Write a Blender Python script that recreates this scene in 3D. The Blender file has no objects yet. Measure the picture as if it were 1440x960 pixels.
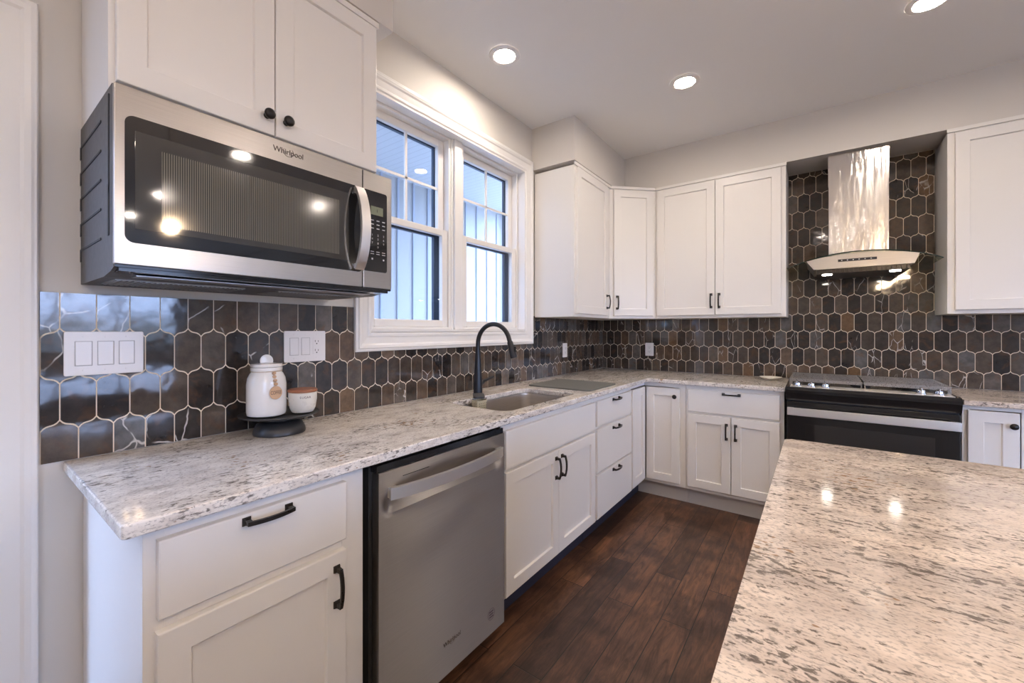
import bpy, bmesh, math, random
from mathutils import Vector, Matrix
random.seed(7)
SC = bpy.context.scene
COL = SC.collection
PI = math.pi
L = 3.8457            # distance to the range wall
# ------------------------------------------------------------------ camera
cam = bpy.data.cameras.new('camera'); cam_o = bpy.data.objects.new('camera', cam); COL.objects.link(cam_o)
cam_o.location = (1.681, 0.0, 1.2777)
cam_o.rotation_euler = (PI/2, 0, 0.645)
cam.sensor_width = 36.0; cam.lens = 587.5/1440*36
cam.shift_x = (720-707.75)/1440; cam.shift_y = (464.24-480)/1440
cam.clip_start = 0.02
SC.camera = cam_o
# ------------------------------------------------------------------ colour management, world
SC.view_settings.view_transform = 'Standard'; SC.view_settings.look = 'None'
SC.view_settings.gamma = 1; SC.view_settings.use_curve_mapping = False
SC.view_settings.exposure = 0.66
SC.cycles.use_denoising = True
SC.cycles.max_bounces = 10; SC.cycles.diffuse_bounces = 6; SC.cycles.glossy_bounces = 5
SC.cycles.transmission_bounces = 8; SC.cycles.sample_clamp_indirect = 6
SC.cycles.caustics_reflective = False; SC.cycles.caustics_refractive = False
W = bpy.data.worlds.new('world'); SC.world = W; W.use_nodes = True
bg = W.node_tree.nodes['Background']
bg.inputs[1].default_value = 12.0
_nt = W.node_tree; _tc = _nt.nodes.new('ShaderNodeTexCoord'); _sp = _nt.nodes.new('ShaderNodeSeparateXYZ'); _rp = _nt.nodes.new('ShaderNodeValToRGB')
_nt.links.new(_tc.outputs['Generated'], _sp.inputs[0]); _nt.links.new(_sp.outputs['Z'], _rp.inputs[0]); _nt.links.new(_rp.outputs[0], bg.inputs[0])
_rp.color_ramp.elements[0].position = 0.0; _rp.color_ramp.elements[0].color = (.09, .12, .17, 1)
_rp.color_ramp.elements[1].position = .035; _rp.color_ramp.elements[1].color = (.45, .61, 1.0, 1)
CAN_STRENGTH = 170.0
CAN_COLOR = (1.0, 0.86, 0.735)
PENDANT_STRENGTH = 130.0
EX, SY = 8.6, -3.6     # far walls of the open-plan room behind the camera

# ------------------------------------------------------------------ materials
def new_mat(name):
    m = bpy.data.materials.new(name); m.use_nodes = True
    return m, m.node_tree, m.node_tree.nodes['Principled BSDF']
def N(nt, t, **kw):
    n = nt.nodes.new(t)
    for k, v in kw.items():
        if k.startswith('i_'):
            key = k[2:]; key = int(key) if key.isdigit() else key.replace('_', ' ')
            n.inputs[key].default_value = v
        else: setattr(n, k, v)
    return n
def LK(nt, a, b): nt.links.new(a, b)
def simple(name, col, rough=.5, metal=0, coat=0, bump=0, bscale=60, spec=None, emit=None, es=0, aniso=0):
    m, nt, b = new_mat(name)
    b.inputs['Base Color'].default_value = (*col, 1); b.inputs['Roughness'].default_value = rough
    b.inputs['Metallic'].default_value = metal; b.inputs['Coat Weight'].default_value = coat
    if spec is not None: b.inputs['Specular IOR Level'].default_value = spec
    if emit: b.inputs['Emission Color'].default_value = (*emit, 1); b.inputs['Emission Strength'].default_value = es
    # every material carries a light procedural variation
    tc = N(nt, 'ShaderNodeTexCoord'); no = N(nt, 'ShaderNodeTexNoise', i_Scale=bscale, i_Detail=3.0)
    LK(nt, tc.outputs['Object'], no.inputs['Vector'])
    mr = N(nt, 'ShaderNodeMapRange'); mr.inputs['To Min'].default_value = max(0, rough*.9); mr.inputs['To Max'].default_value = min(1, rough*1.1)
    LK(nt, no.outputs['Fac'], mr.inputs['Value']); LK(nt, mr.outputs[0], b.inputs['Roughness'])
    if bump:
        bp = N(nt, 'ShaderNodeBump', i_Strength=bump, i_Distance=.002)
        LK(nt, no.outputs['Fac'], bp.inputs['Height']); LK(nt, bp.outputs[0], b.inputs['Normal'])
    return m
def ramp(nt, pts, interp='LINEAR'):
    r = N(nt, 'ShaderNodeValToRGB'); r.color_ramp.interpolation = interp
    el = r.color_ramp.elements
    while len(el) < len(pts): el.new(.5)
    for e, (p, c) in zip(el, pts):
        e.position = p; e.color = (*c, 1) if len(c) == 3 else c
    return r
def mixc(nt, fac, a, b, typ='MIX'):
    m = N(nt, 'ShaderNodeMix', data_type='RGBA', blend_type=typ)
    for sock, v in ((m.inputs[0], fac), (m.inputs[6], a), (m.inputs[7], b)):
        if hasattr(v, 'is_linked'): LK(nt, v, sock)
        elif isinstance(v, (int, float)): sock.default_value = v
        else: sock.default_value = (*v, 1)
    return m.outputs[2]

def granite(name, along, warm, k=0.0, st=.34):
    m, nt, b = new_mat(name)
    tc = N(nt, 'ShaderNodeTexCoord')
    def stretched(sc, st, rot=0.12):
        mp = N(nt, 'ShaderNodeMapping')
        s = (sc*st, sc, sc) if along == 'x' else (sc, sc*st, sc)
        mp.inputs['Scale'].default_value = s
        mp.inputs['Rotation'].default_value = (0, 0, rot if along == 'y' else -rot)
        LK(nt, tc.outputs['Object'], mp.inputs['Vector']); return mp.outputs[0]
    base = N(nt, 'ShaderNodeTexNoise', i_Scale=1.0, i_Detail=6.0, i_Roughness=.65)
    LK(nt, stretched(26, .45), base.inputs['Vector'])
    w = warm
    r0 = ramp(nt, [(.28, (.46*w[0], .42*w[1], .39*w[2])), (.42, (.68*w[0], .63*w[1], .58*w[2])), (.56, (.82*w[0], .78*w[1], .73*w[2])), (.8, (.90*w[0], .86*w[1], .81*w[2]))])
    LK(nt, base.outputs['Fac'], r0.inputs[0])
    # grey drifting clouds
    cl = N(nt, 'ShaderNodeTexNoise', i_Scale=1.0, i_Detail=5.0, i_Roughness=.6, i_Distortion=.5)
    LK(nt, stretched(6, .35), cl.inputs['Vector'])
    r1 = ramp(nt, [(.50-k, (0, 0, 0)), (.70-k, (.60, .60, .60))]); LK(nt, cl.outputs['Fac'], r1.inputs[0])
    c1 = mixc(nt, r1.outputs[0], r0.outputs[0], (.42*w[0], .40*w[1], .40*w[2]))
    # fine speckle
    sp = N(nt, 'ShaderNodeTexNoise', i_Scale=1.0, i_Detail=2.0, i_Roughness=.6)
    LK(nt, stretched(210, .55), sp.inputs['Vector'])
    r2 = ramp(nt, [(.53-k, (0, 0, 0)), (.66-k, (.60, .60, .60))]); LK(nt, sp.outputs['Fac'], r2.inputs[0])
    c2 = mixc(nt, r2.outputs[0], c1, (.30, .27, .25))
    # dark flecks, stretched along the grain, denser in drifts
    fl = N(nt, 'ShaderNodeTexNoise', i_Scale=1.0, i_Detail=4.0, i_Roughness=.62, i_Distortion=.35)
    LK(nt, stretched(105, st), fl.inputs['Vector'])
    de = N(nt, 'ShaderNodeTexNoise', i_Scale=1.0, i_Detail=3.0)
    LK(nt, stretched(9, .4, .2), de.inputs['Vector'])
    ad = N(nt, 'ShaderNodeMath', operation='MULTIPLY_ADD'); ad.inputs[1].default_value = .42
    LK(nt, de.outputs['Fac'], ad.inputs[0]); LK(nt, fl.outputs['Fac'], ad.inputs[2])
    r3 = ramp(nt, [(.795-k, (0, 0, 0)), (.860-k, (.78, .78, .78))]); LK(nt, ad.outputs[0], r3.inputs[0])
    c3 = mixc(nt, r3.outputs[0], c2, (.075, .06, .052))
    # rusty garnets
    ru = N(nt, 'ShaderNodeTexNoise', i_Scale=1.0, i_Detail=3.0); LK(nt, stretched(70, .6), ru.inputs['Vector'])
    ru2 = N(nt, 'ShaderNodeTexNoise', i_Scale=5.0, i_Detail=1.0); LK(nt, tc.outputs['Object'], ru2.inputs['Vector'])
    ma = N(nt, 'ShaderNodeMath', operation='MULTIPLY'); LK(nt, ru.outputs['Fac'], ma.inputs[0]); LK(nt, ru2.outputs['Fac'], ma.inputs[1])
    r4 = ramp(nt, [(.41, (0, 0, 0)), (.45, (.8, .8, .8))]); LK(nt, ma.outputs[0], r4.inputs[0])
    c4 = mixc(nt, r4.outputs[0], c3, (.30, .17, .08))
    LK(nt, c4, b.inputs['Base Color'])
    b.inputs['Roughness'].default_value = .09; b.inputs['Specular IOR Level'].default_value = .5
    return m

def tile_mat():
    m, nt, b = new_mat('glazed marble tile')
    at = N(nt, 'ShaderNodeAttribute', attribute_name='tilecol')
    tc = N(nt, 'ShaderNodeTexCoord')
    sep = N(nt, 'ShaderNodeSeparateColor'); LK(nt, at.outputs['Color'], sep.inputs[0])
    r = ramp(nt, [(0, (.020, .018, .018)), (.16, (.048, .038, .031)), (.36, (.070, .058, .048)), (.52, (.080, .052, .033)), (.64, (.086, .076, .067)), (.80, (.084, .084, .084)), (1, (.115, .072, .040))])
    LK(nt, sep.outputs[0], r.inputs[0])
    off = N(nt, 'ShaderNodeVectorMath', operation='MULTIPLY_ADD'); off.inputs[1].default_value = (40, 40, 40)
    LK(nt, at.outputs['Color'], off.inputs[0]); LK(nt, tc.outputs['Object'], off.inputs[2])
    mo = N(nt, 'ShaderNodeTexNoise', i_Scale=22.0, i_Detail=5.0, i_Roughness=.65); LK(nt, off.outputs[0], mo.inputs['Vector'])
    rm = ramp(nt, [(.3, (.78, .74, .71)), (.7, (1.75, 1.68, 1.60))]); LK(nt, mo.outputs['Fac'], rm.inputs[0])
    c = mixc(nt, 1.0, r.outputs[0], rm.outputs[0], 'MULTIPLY')
    mo2 = N(nt, 'ShaderNodeTexNoise', i_Scale=16.0, i_Detail=3.0, i_Distortion=1.0); LK(nt, off.outputs[0], mo2.inputs['Vector'])
    rr = ramp(nt, [(.54, (0, 0, 0)), (.7, (.5, .5, .5))]); LK(nt, mo2.outputs['Fac'], rr.inputs[0])
    c = mixc(nt, rr.outputs[0], c, (.12, .060, .028))
    # white veins: thin iso-lines of a stretched noise, only on some tiles
    wn = N(nt, 'ShaderNodeTexNoise', i_Scale=18.0, i_Detail=2.0); LK(nt, off.outputs[0], wn.inputs['Vector'])
    wv2 = N(nt, 'ShaderNodeVectorMath', operation='MULTIPLY_ADD'); wv2.inputs[1].default_value = (.02, .02, .02)
    LK(nt, wn.outputs['Color'], wv2.inputs[0]); LK(nt, off.outputs[0], wv2.inputs[2])
    mp = N(nt, 'ShaderNodeMapping'); mp.inputs['Rotation'].default_value = (.5, .6, .7); mp.inputs['Scale'].default_value = (13, 7, 5)
    LK(nt, wv2.outputs[0], mp.inputs[0])
    v = N(nt, 'ShaderNodeTexVoronoi', feature='DISTANCE_TO_EDGE', i_Scale=1.5); LK(nt, mp.outputs[0], v.inputs['Vector'])
    rv = ramp(nt, [(0.0, (.95, .95, .95)), (.010, (.75, .75, .75)), (.022, (0, 0, 0))]); LK(nt, v.outputs['Distance'], rv.inputs[0])
    gt = N(nt, 'ShaderNodeMath', operation='GREATER_THAN'); gt.inputs[1].default_value = .50; LK(nt, sep.outputs[1], gt.inputs[0])
    br = N(nt, 'ShaderNodeTexNoise', i_Scale=14.0); LK(nt, off.outputs[0], br.inputs['Vector'])
    rb = ramp(nt, [(.45, (0, 0, 0)), (.56, (1, 1, 1))]); LK(nt, br.outputs['Fac'], rb.inputs[0])
    f1 = N(nt, 'ShaderNodeMath', operation='MULTIPLY'); LK(nt, rv.outputs[0], f1.inputs[0]); LK(nt, gt.outputs[0], f1.inputs[1])
    f2 = N(nt, 'ShaderNodeMath', operation='MULTIPLY'); LK(nt, f1.outputs[0], f2.inputs[0]); LK(nt, rb.outputs[0], f2.inputs[1])
    c = mixc(nt, f2.outputs[0], c, (.62, .58, .54))
    LK(nt, c, b.inputs['Base Color'])
    b.inputs['Roughness'].default_value = .065; b.inputs['Specular IOR Level'].default_value = .62
    wv = N(nt, 'ShaderNodeTexNoise', i_Scale=14.0, i_Detail=1.5); LK(nt, off.outputs[0], wv.inputs['Vector'])
    bp = N(nt, 'ShaderNodeBump', i_Strength=.12, i_Distance=.006); LK(nt, wv.outputs['Fac'], bp.inputs['Height'])
    LK(nt, bp.outputs[0], b.inputs['Normal'])
    return m

def floor_mat():
    m, nt, b = new_mat('dark hand-scraped wood planks')
    tc = N(nt, 'ShaderNodeTexCoord')
    mp = N(nt, 'ShaderNodeMapping'); mp.inputs['Rotation'].default_value = (0, 0, PI/2); LK(nt, tc.outputs['Object'], mp.inputs[0])
    bk = N(nt, 'ShaderNodeTexBrick', offset=.37, offset_frequency=2, i_Scale=1.0, i_Mortar_Size=.0022, i_Mortar_Smooth=.3, i_Brick_Width=.95, i_Row_Height=.125, i_Bias=0.0)
    bk.inputs['Color1'].default_value = (0, 0, 0, 1); bk.inputs['Color2'].default_value = (1, 1, 1, 1); bk.inputs['Mortar'].default_value = (.5, .5, .5, 1)
    LK(nt, mp.outputs[0], bk.inputs['Vector'])
    r = ramp(nt, [(0, (.045, .025, .017)), (.45, (.085, .044, .028)), (1, (.135, .068, .040))]); LK(nt, bk.outputs['Color'], r.inputs[0])
    g = N(nt, 'ShaderNodeMapping'); g.inputs['Scale'].default_value = (16, 2.2, 1); LK(nt, tc.outputs['Object'], g.inputs[0])
    off = N(nt, 'ShaderNodeVectorMath', operation='MULTIPLY_ADD'); off.inputs[1].default_value = (17, 23, 9)
    LK(nt, bk.outputs['Color'], off.inputs[0]); LK(nt, g.outputs[0], off.inputs[2])
    gn = N(nt, 'ShaderNodeTexNoise', i_Scale=2.2, i_Detail=7.0, i_Roughness=.7, i_Distortion=1.2); LK(nt, off.outputs[0], gn.inputs['Vector'])
    rg = ramp(nt, [(.32, (.40, .36, .34)), (.5, (1, 1, 1)), (.68, (1.75, 1.6, 1.45))]); LK(nt, gn.outputs['Fac'], rg.inputs[0])
    c = mixc(nt, 1.0, r.outputs[0], rg.outputs[0], 'MULTIPLY')
    cl = N(nt, 'ShaderNodeTexNoise', i_Scale=5.5, i_Detail=4.0); LK(nt, tc.outputs['Object'], cl.inputs['Vector'])
    rc = ramp(nt, [(.38, (.45, .42, .42)), (.56, (1.1, 1.05, 1.0))]); LK(nt, cl.outputs['Fac'], rc.inputs[0])
    c = mixc(nt, .8, c, rc.outputs[0], 'MULTIPLY')
    c = mixc(nt, bk.outputs['Fac'], c, (.012, .008, .006))
    LK(nt, c, b.inputs['Base Color'])
    b.inputs['Specular IOR Level'].default_value = .5
    rr = N(nt, 'ShaderNodeMapRange'); rr.inputs['To Min'].default_value = .26; rr.inputs['To Max'].default_value = .46
    LK(nt, gn.outputs['Fac'], rr.inputs[0]); LK(nt, rr.outputs[0], b.inputs['Roughness'])
    inv = N(nt, 'ShaderNodeMath', operation='SUBTRACT'); LK(nt, gn.outputs['Fac'], inv.inputs[0]); LK(nt, bk.outputs['Fac'], inv.inputs[1])
    bp = N(nt, 'ShaderNodeBump', i_Strength=.35, i_Distance=.003); LK(nt, inv.outputs[0], bp.inputs['Height']); LK(nt, bp.outputs[0], b.inputs['Normal'])
    return m

def steel(name, col, rough, brush=(1, 1, 160), amt=.06, aniso=.0, bd=.001):
    m, nt, b = new_mat(name)
    tc = N(nt, 'ShaderNodeTexCoord'); mp = N(nt, 'ShaderNodeMapping'); mp.inputs['Scale'].default_value = brush
    LK(nt, tc.outputs['Object'], mp.inputs[0])
    no = N(nt, 'ShaderNodeTexNoise', i_Scale=6.0, i_Detail=4.0); LK(nt, mp.outputs[0], no.inputs['Vector'])
    r = ramp(nt, [(.3, tuple(c*.94 for c in col)), (.7, tuple(min(1, c*1.05) for c in col))]); LK(nt, no.outputs['Fac'], r.inputs[0])
    LK(nt, r.outputs[0], b.inputs['Base Color']); b.inputs['Metallic'].default_value = 1
    mr = N(nt, 'ShaderNodeMapRange'); mr.inputs['To Min'].default_value = rough*.85; mr.inputs['To Max'].default_value = rough*1.15
    LK(nt, no.outputs['Fac'], mr.inputs[0]); LK(nt, mr.outputs[0], b.inputs['Roughness'])
    bp = N(nt, 'ShaderNodeBump', i_Strength=amt, i_Distance=bd); LK(nt, no.outputs['Fac'], bp.inputs['Height']); LK(nt, bp.outputs[0], b.inputs['Normal'])
    if aniso:
        b.inputs['Anisotropic'].default_value = aniso
        tg = N(nt, 'ShaderNodeCombineXYZ', i_Z=1.0); LK(nt, tg.outputs[0], b.inputs['Tangent'])
    return m

def glass_mat(name, tint, gloss=.08):
    m = bpy.data.materials.new(name); m.use_nodes = True; nt = m.node_tree; nt.nodes.clear()
    out = N(nt, 'ShaderNodeOutputMaterial'); t = N(nt, 'ShaderNodeBsdfTransparent'); g = N(nt, 'ShaderNodeBsdfGlossy'); g.inputs['Roughness'].default_value = .0
    t.inputs[0].default_value = (*tint, 1)
    fr = N(nt, 'ShaderNodeFresnel', i_IOR=1.5); no = N(nt, 'ShaderNodeTexNoise', i_Scale=3.0); bp = N(nt, 'ShaderNodeBump', i_Strength=.01); LK(nt, no.outputs[0], bp.inputs['Height']); LK(nt, bp.outputs[0], g.inputs['Normal'])
    ge = N(nt, 'ShaderNodeNewGeometry'); iv = N(nt, 'ShaderNodeMath', operation='SUBTRACT'); iv.inputs[0].default_value = 1.0; LK(nt, ge.outputs['Backfacing'], iv.inputs[1]); mu = N(nt, 'ShaderNodeMath', operation='MULTIPLY'); LK(nt, fr.outputs[0], mu.inputs[0]); LK(nt, iv.outputs[0], mu.inputs[1])
    mx = N(nt, 'ShaderNodeMixShader'); LK(nt, mu.outputs[0], mx.inputs[0]); LK(nt, t.outputs[0], mx.inputs[1]); LK(nt, g.outputs[0], mx.inputs[2])
    LK(nt, mx.outputs[0], out.inputs[0]); return m

def striped(name, c1, c2, axis, period, duty=.5, rough=.3, metal=0, spec=.5, bump=0):
    m, nt, b = new_mat(name)
    tc = N(nt, 'ShaderNodeTexCoord'); sp = N(nt, 'ShaderNodeSeparateXYZ'); LK(nt, tc.outputs['Object'], sp.inputs[0])
    dv = N(nt, 'ShaderNodeMath', operation='DIVIDE'); dv.inputs[1].default_value = period; LK(nt, sp.outputs[axis], dv.inputs[0])
    fr = N(nt, 'ShaderNodeMath', operation='FRACT'); LK(nt, dv.outputs[0], fr.inputs[0])
    r = ramp(nt, [(0, c1), (duty, c2)], 'CONSTANT'); LK(nt, fr.outputs[0], r.inputs[0])
    LK(nt, r.outputs[0], b.inputs['Base Color']); b.inputs['Roughness'].default_value = rough; b.inputs['Metallic'].default_value = metal; b.inputs['Specular IOR Level'].default_value = spec
    return m

M = {}
M['cab'] = simple('white cabinet paint', (.80, .775, .745), .34, bump=.02, bscale=30)
M['cabin'] = simple('cabinet shadow gap', (.30, .27, .24), .6)
M['toe'] = simple('painted toe kick board', (.62, .60, .58), .4)
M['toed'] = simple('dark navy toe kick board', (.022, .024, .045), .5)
M['wall'] = simple('greige wall paint', (.66, .625, .58), .65, bump=.05, bscale=300)
M['ceil'] = simple('flat ceiling paint', (.86, .855, .85), .85, bump=.05, bscale=300)
M['trim'] = simple('white trim enamel', (.82, .80, .775), .3, bump=.01)
M['granA'] = granite('speckled white granite, grain along window wall', 'y', (1.0, .985, .965))
M['granB'] = granite('speckled white granite, grain across', 'x', (1.0, .92, .86), .026, .52)
M['tile'] = tile_mat()
M['grout'] = simple('cream grout', (.86, .74, .58), .8, bump=.2, bscale=400)
M['floor'] = floor_mat()
M['steel'] = steel('brushed stainless steel', (.47, .445, .42), .30, (1, 1, 160))
M['steeldw'] = steel('brushed stainless door steel', (.46, .43, .40), .42, (1, 1, 160), .05, aniso=1.0)
M['steelh'] = steel('polished chimney steel', (.74, .72, .70), .17, (2.6, 1, .45), .6, aniso=.8, bd=.010)
M['steelsink'] = steel('satin sink steel', (.62, .58, .54), .42, (3, 3, 60))
M['steelbar'] = simple('satin bar steel', (.88, .86, .83), .36, 1)
M['chrome'] = simple('bright chrome', (.75, .74, .74), .12, 1)
M['black'] = simple('black gloss enamel', (.012, .012, .013), .12, spec=.6)
M['blackm'] = simple('matte black plastic', (.020, .020, .021), .45)
M['iron'] = simple('grey cast iron', (.36, .34, .32), .28, .7, bump=.15, bscale=200)
M['bronze'] = simple('dark bronze hardware', (.028, .024, .022), .28, .55)
M['faucet'] = simple('matte black faucet metal', (.022, .023, .028), .30, .3)
M['mwside'] = simple('dark grey sheet metal', (.075, .070, .072), .45, .3)
M['mwglass'] = simple('black oven glass', (.010, .010, .011), .05, spec=.9, coat=.3)
M['mwscreen'] = striped('perforated window screen', (.030, .028, .024), (.17, .16, .13), 0, .0048, .5, .10, 0, .8)
M['mwinner'] = simple('smoky inner glass', (.050, .048, .044), .05, spec=.9)
M['lcd'] = simple('green display', (.22, .24, .16), .3)
M['grey'] = simple('light grey print', (.55, .55, .55), .5)
M['white_plastic'] = simple('white switch plastic', (.80, .78, .78), .22)
M['slot'] = simple('dark slot', (.02, .02, .02), .6)
M['ceramic'] = simple('white glazed ceramic', (.80, .78, .75), .10, coat=.4, bump=.06, bscale=25)
M['cream'] = simple('cream stoneware', (.72, .69, .62), .28, bump=.05, bscale=60)
M['woodlid'] = simple('reddish wooden lid', (.33, .12, .055), .4, bump=.1, bscale=90)
M['woodtag'] = simple('pale wooden beads', (.56, .36, .22), .55, bump=.1, bscale=120)
M['string'] = simple('jute string', (.45, .34, .22), .9)
M['ink'] = simple('dark print', (.06, .045, .04), .6)
M['stand'] = simple('charcoal painted stand', (.024, .024, .026), .38)
M['mat'] = simple('grey drying mat', (.13, .13, .118), .9, bump=.6, bscale=500)
M['caddyw'] = simple('cream sink caddy plastic', (.62, .56, .40), .4)
M['sponge'] = simple('dark grey sponge', (.07, .07, .075), .95, bump=.8, bscale=350)
M['lens'] = simple('lit lamp lens', (1, 1, 1), .5, emit=CAN_COLOR, es=CAN_STRENGTH)
M['bulb'] = simple('lit pendant bulb', (1, 1, 1), .5, emit=(1.0, .72, .45), es=PENDANT_STRENGTH)
M['hoodlamp'] = simple('lit hood lamp', (1, 1, 1), .5, emit=(1.0, .9, .78), es=26)
M['glass'] = glass_mat('window glass', (.96, .98, .99))
M['hglass'] = glass_mat('green tinted hood glass', (.83, .88, .80))
M['vinyl'] = simple('white vinyl sash', (.80, .775, .74), .35)
M['screenf'] = simple('dark navy screen frame', (.030, .050, .085), .4)
M['porch'] = striped('porch beadboard ceiling', (.48, .48, .48), (.60, .60, .60), 1, .075, .08, .6)
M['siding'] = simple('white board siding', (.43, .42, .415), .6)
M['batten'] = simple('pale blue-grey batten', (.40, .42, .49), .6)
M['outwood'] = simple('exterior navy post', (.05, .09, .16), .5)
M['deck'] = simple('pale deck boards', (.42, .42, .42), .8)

# ------------------------------------------------------------------ mesh helpers
def box(bm, x0, y0, z0, x1, y1, z1, bev=0, seg=2):
    vs = [bm.verts.new(p) for p in ((x0,y0,z0),(x1,y0,z0),(x1,y1,z0),(x0,y1,z0),(x0,y0,z1),(x1,y0,z1),(x1,y1,z1),(x0,y1,z1))]
    fs = [bm.faces.new([vs[i] for i in f]) for f in ((3,2,1,0),(4,5,6,7),(0,1,5,4),(1,2,6,5),(2,3,7,6),(3,0,4,7))]
    if bev:
        es = list({e for f in fs for e in f.edges})
        bmesh.ops.bevel(bm, geom=es, offset=bev, segments=seg, profile=.5, affect='EDGES')
def lathe(bm, prof, n=40, c=(0,0), axis='z', cap=True):
    rings = []
    for r, z in prof:
        ring = []
        for i in range(n):
            a = 2*PI*i/n
            ring.append(bm.verts.new((c[0]+r*math.cos(a), c[1]+r*math.sin(a), z)))
        rings.append(ring)
    for a, b in zip(rings, rings[1:]):
        for i in range(n):
            j = (i+1) % n
            bm.faces.new((a[i], a[j], b[j], b[i]))
    if cap:
        if prof[0][0] > 1e-6: bm.faces.new(list(reversed(rings[0])))
        if prof[-1][0] > 1e-6: bm.faces.new(rings[-1])
def tube(bm, pts, r, n=12, cap=True, flat=None):
    """sweep a round (or, with flat=(w,h), rectangular) section along points"""
    pts = [Vector(p) for p in pts]; rings = []
    up0 = None
    for i, p in enumerate(pts):
        t = (pts[min(i+1, len(pts)-1)] - pts[max(i-1, 0)]).normalized()
        if up0 is None:
            up0 = Vector((0,0,1)) if abs(t.z) < .9 else Vector((1,0,0))
            if flat and len(flat) > 2: up0 = Vector(flat[2])
        u = (up0 - t*up0.dot(t)).normalized(); w = t.cross(u); up0 = u
        rr = r[i] if isinstance(r, (list, tuple)) else r
        if flat:
            ring = [bm.verts.new(p + u*a*flat[0]/2 + w*b*flat[1]/2) for a, b in ((-1,-1),(1,-1),(1,1),(-1,1))]
        else:
            ring = [bm.verts.new(p + (u*math.cos(2*PI*k/n) + w*math.sin(2*PI*k/n))*rr) for k in range(n)]
        rings.append(ring)
    m = len(rings[0])
    for a, b in zip(rings, rings[1:]):
        for k in range(m): bm.faces.new((a[k], a[(k+1)%m], b[(k+1)%m], b[k]))
    if cap: bm.faces.new(list(reversed(rings[0]))); bm.faces.new(rings[-1])
def prism(bm, poly, z0, z1, bev=0):
    """extrude an xy polygon from z0 to z1"""
    a = [bm.verts.new((x, y, z0)) for x, y in poly]; b = [bm.verts.new((x, y, z1)) for x, y in poly]
    n = len(poly); fs = [bm.faces.new(list(reversed(a))), bm.faces.new(b)]
    for i in range(n): fs.append(bm.faces.new((a[i], a[(i+1)%n], b[(i+1)%n], b[i])))
    if bev:
        es = [e for e in fs[1].edges] + [e for e in fs[0].edges]
        bmesh.ops.bevel(bm, geom=list(set(es)), offset=bev, segments=3, profile=.5, affect='EDGES')
def rrect(x0, y0, x1, y1, r, n=6):
    pts = []
    for cx_, cy_, a0 in ((x1-r, y0+r, -PI/2), (x1-r, y1-r, 0), (x0+r, y1-r, PI/2), (x0+r, y0+r, PI)):
        for k in range(n+1):
            a = a0 + PI/2*k/n; pts.append((cx_ + r*math.cos(a), cy_ + r*math.sin(a)))
    return pts
def xform(bm, mat): bmesh.ops.transform(bm, matrix=mat, verts=bm.verts)
def obj(name, bm, mat, parent=None, smooth=False, label=None, loc=None):
    bmesh.ops.recalc_face_normals(bm, faces=bm.faces)
    me = bpy.data.meshes.new(name); bm.to_mesh(me); bm.free()
    me.materials.append(mat)
    if smooth:
        for p in me.polygons: p.use_smooth = True
        try: me.set_sharp_from_angle(angle=math.radians(35))
        except Exception: pass
    o = bpy.data.objects.new(name, me); COL.objects.link(o)
    if smooth:
        wm = o.modifiers.new('weighted', 'WEIGHTED_NORMAL'); wm.keep_sharp = True; wm.weight = 90
    if parent: o.parent = parent
    if label: o['label'] = label
    if loc: o.location = loc
    return o
def thing(name, label, cat, loc=(0,0,0), rotz=0, group=None):
    o = bpy.data.objects.new(name, None); COL.objects.link(o)
    o.empty_display_size = .1
    o.location = loc; o.rotation_euler = (0, 0, rotz); o['label'] = label; o['category'] = cat
    if group: o['group'] = group
    return o
def tag(o, label, cat, group=None):
    o['label'] = label; o['category'] = cat
    if group: o['group'] = group
    return o
def struct(name, bm, mat, label=None, smooth=False):
    o = obj(name, bm, mat, smooth=smooth); o['kind'] = 'structure'
    return o
def text(name, s, size, mat, parent, mw, ext=.0004, bold=False):
    cu = bpy.data.curves.new(name, 'FONT'); cu.body = s; cu.size = size; cu.align_x = 'CENTER'; cu.align_y = 'CENTER'; cu.extrude = ext
    if bold: cu.offset = size*.012
    t = bpy.data.objects.new(name, cu); COL.objects.link(t)
    dg = bpy.context.evaluated_depsgraph_get(); me = bpy.data.meshes.new_from_object(t.evaluated_get(dg))
    bpy.data.objects.remove(t)
    me.transform(mw); me.materials.clear(); me.materials.append(mat)
    o = bpy.data.objects.new(name, me); COL.objects.link(o); o.parent = parent
    return o
def text_bm(bm, s, size, mw, ext=.0004):
    cu = bpy.data.curves.new('t', 'FONT'); cu.body = s; cu.size = size; cu.align_x = 'CENTER'; cu.align_y = 'CENTER'; cu.extrude = ext
    t = bpy.data.objects.new('t', cu); COL.objects.link(t)
    dg = bpy.context.evaluated_depsgraph_get(); me = bpy.data.meshes.new_from_object(t.evaluated_get(dg))
    bpy.data.objects.remove(t); me.transform(mw); bm.from_mesh(me); bpy.data.meshes.remove(me)
# text standing in the local XZ plane, read from -Y:
def TXZ(x, y, z): return Matrix.Translation((x, y, z)) @ Matrix.Rotation(PI/2, 4, 'X')

# ------------------------------------------------------------------ room shell
T = .15
bm = bmesh.new(); box(bm, -.15, SY-.15, -.1, EX+.15, L+.15, 0); struct('floor', bm, M['floor'])
bm = bmesh.new(); box(bm, -.15, SY-.15, 2.757, EX+.15, L+.15, 2.9); struct('ceiling', bm, M['ceil'])
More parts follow.
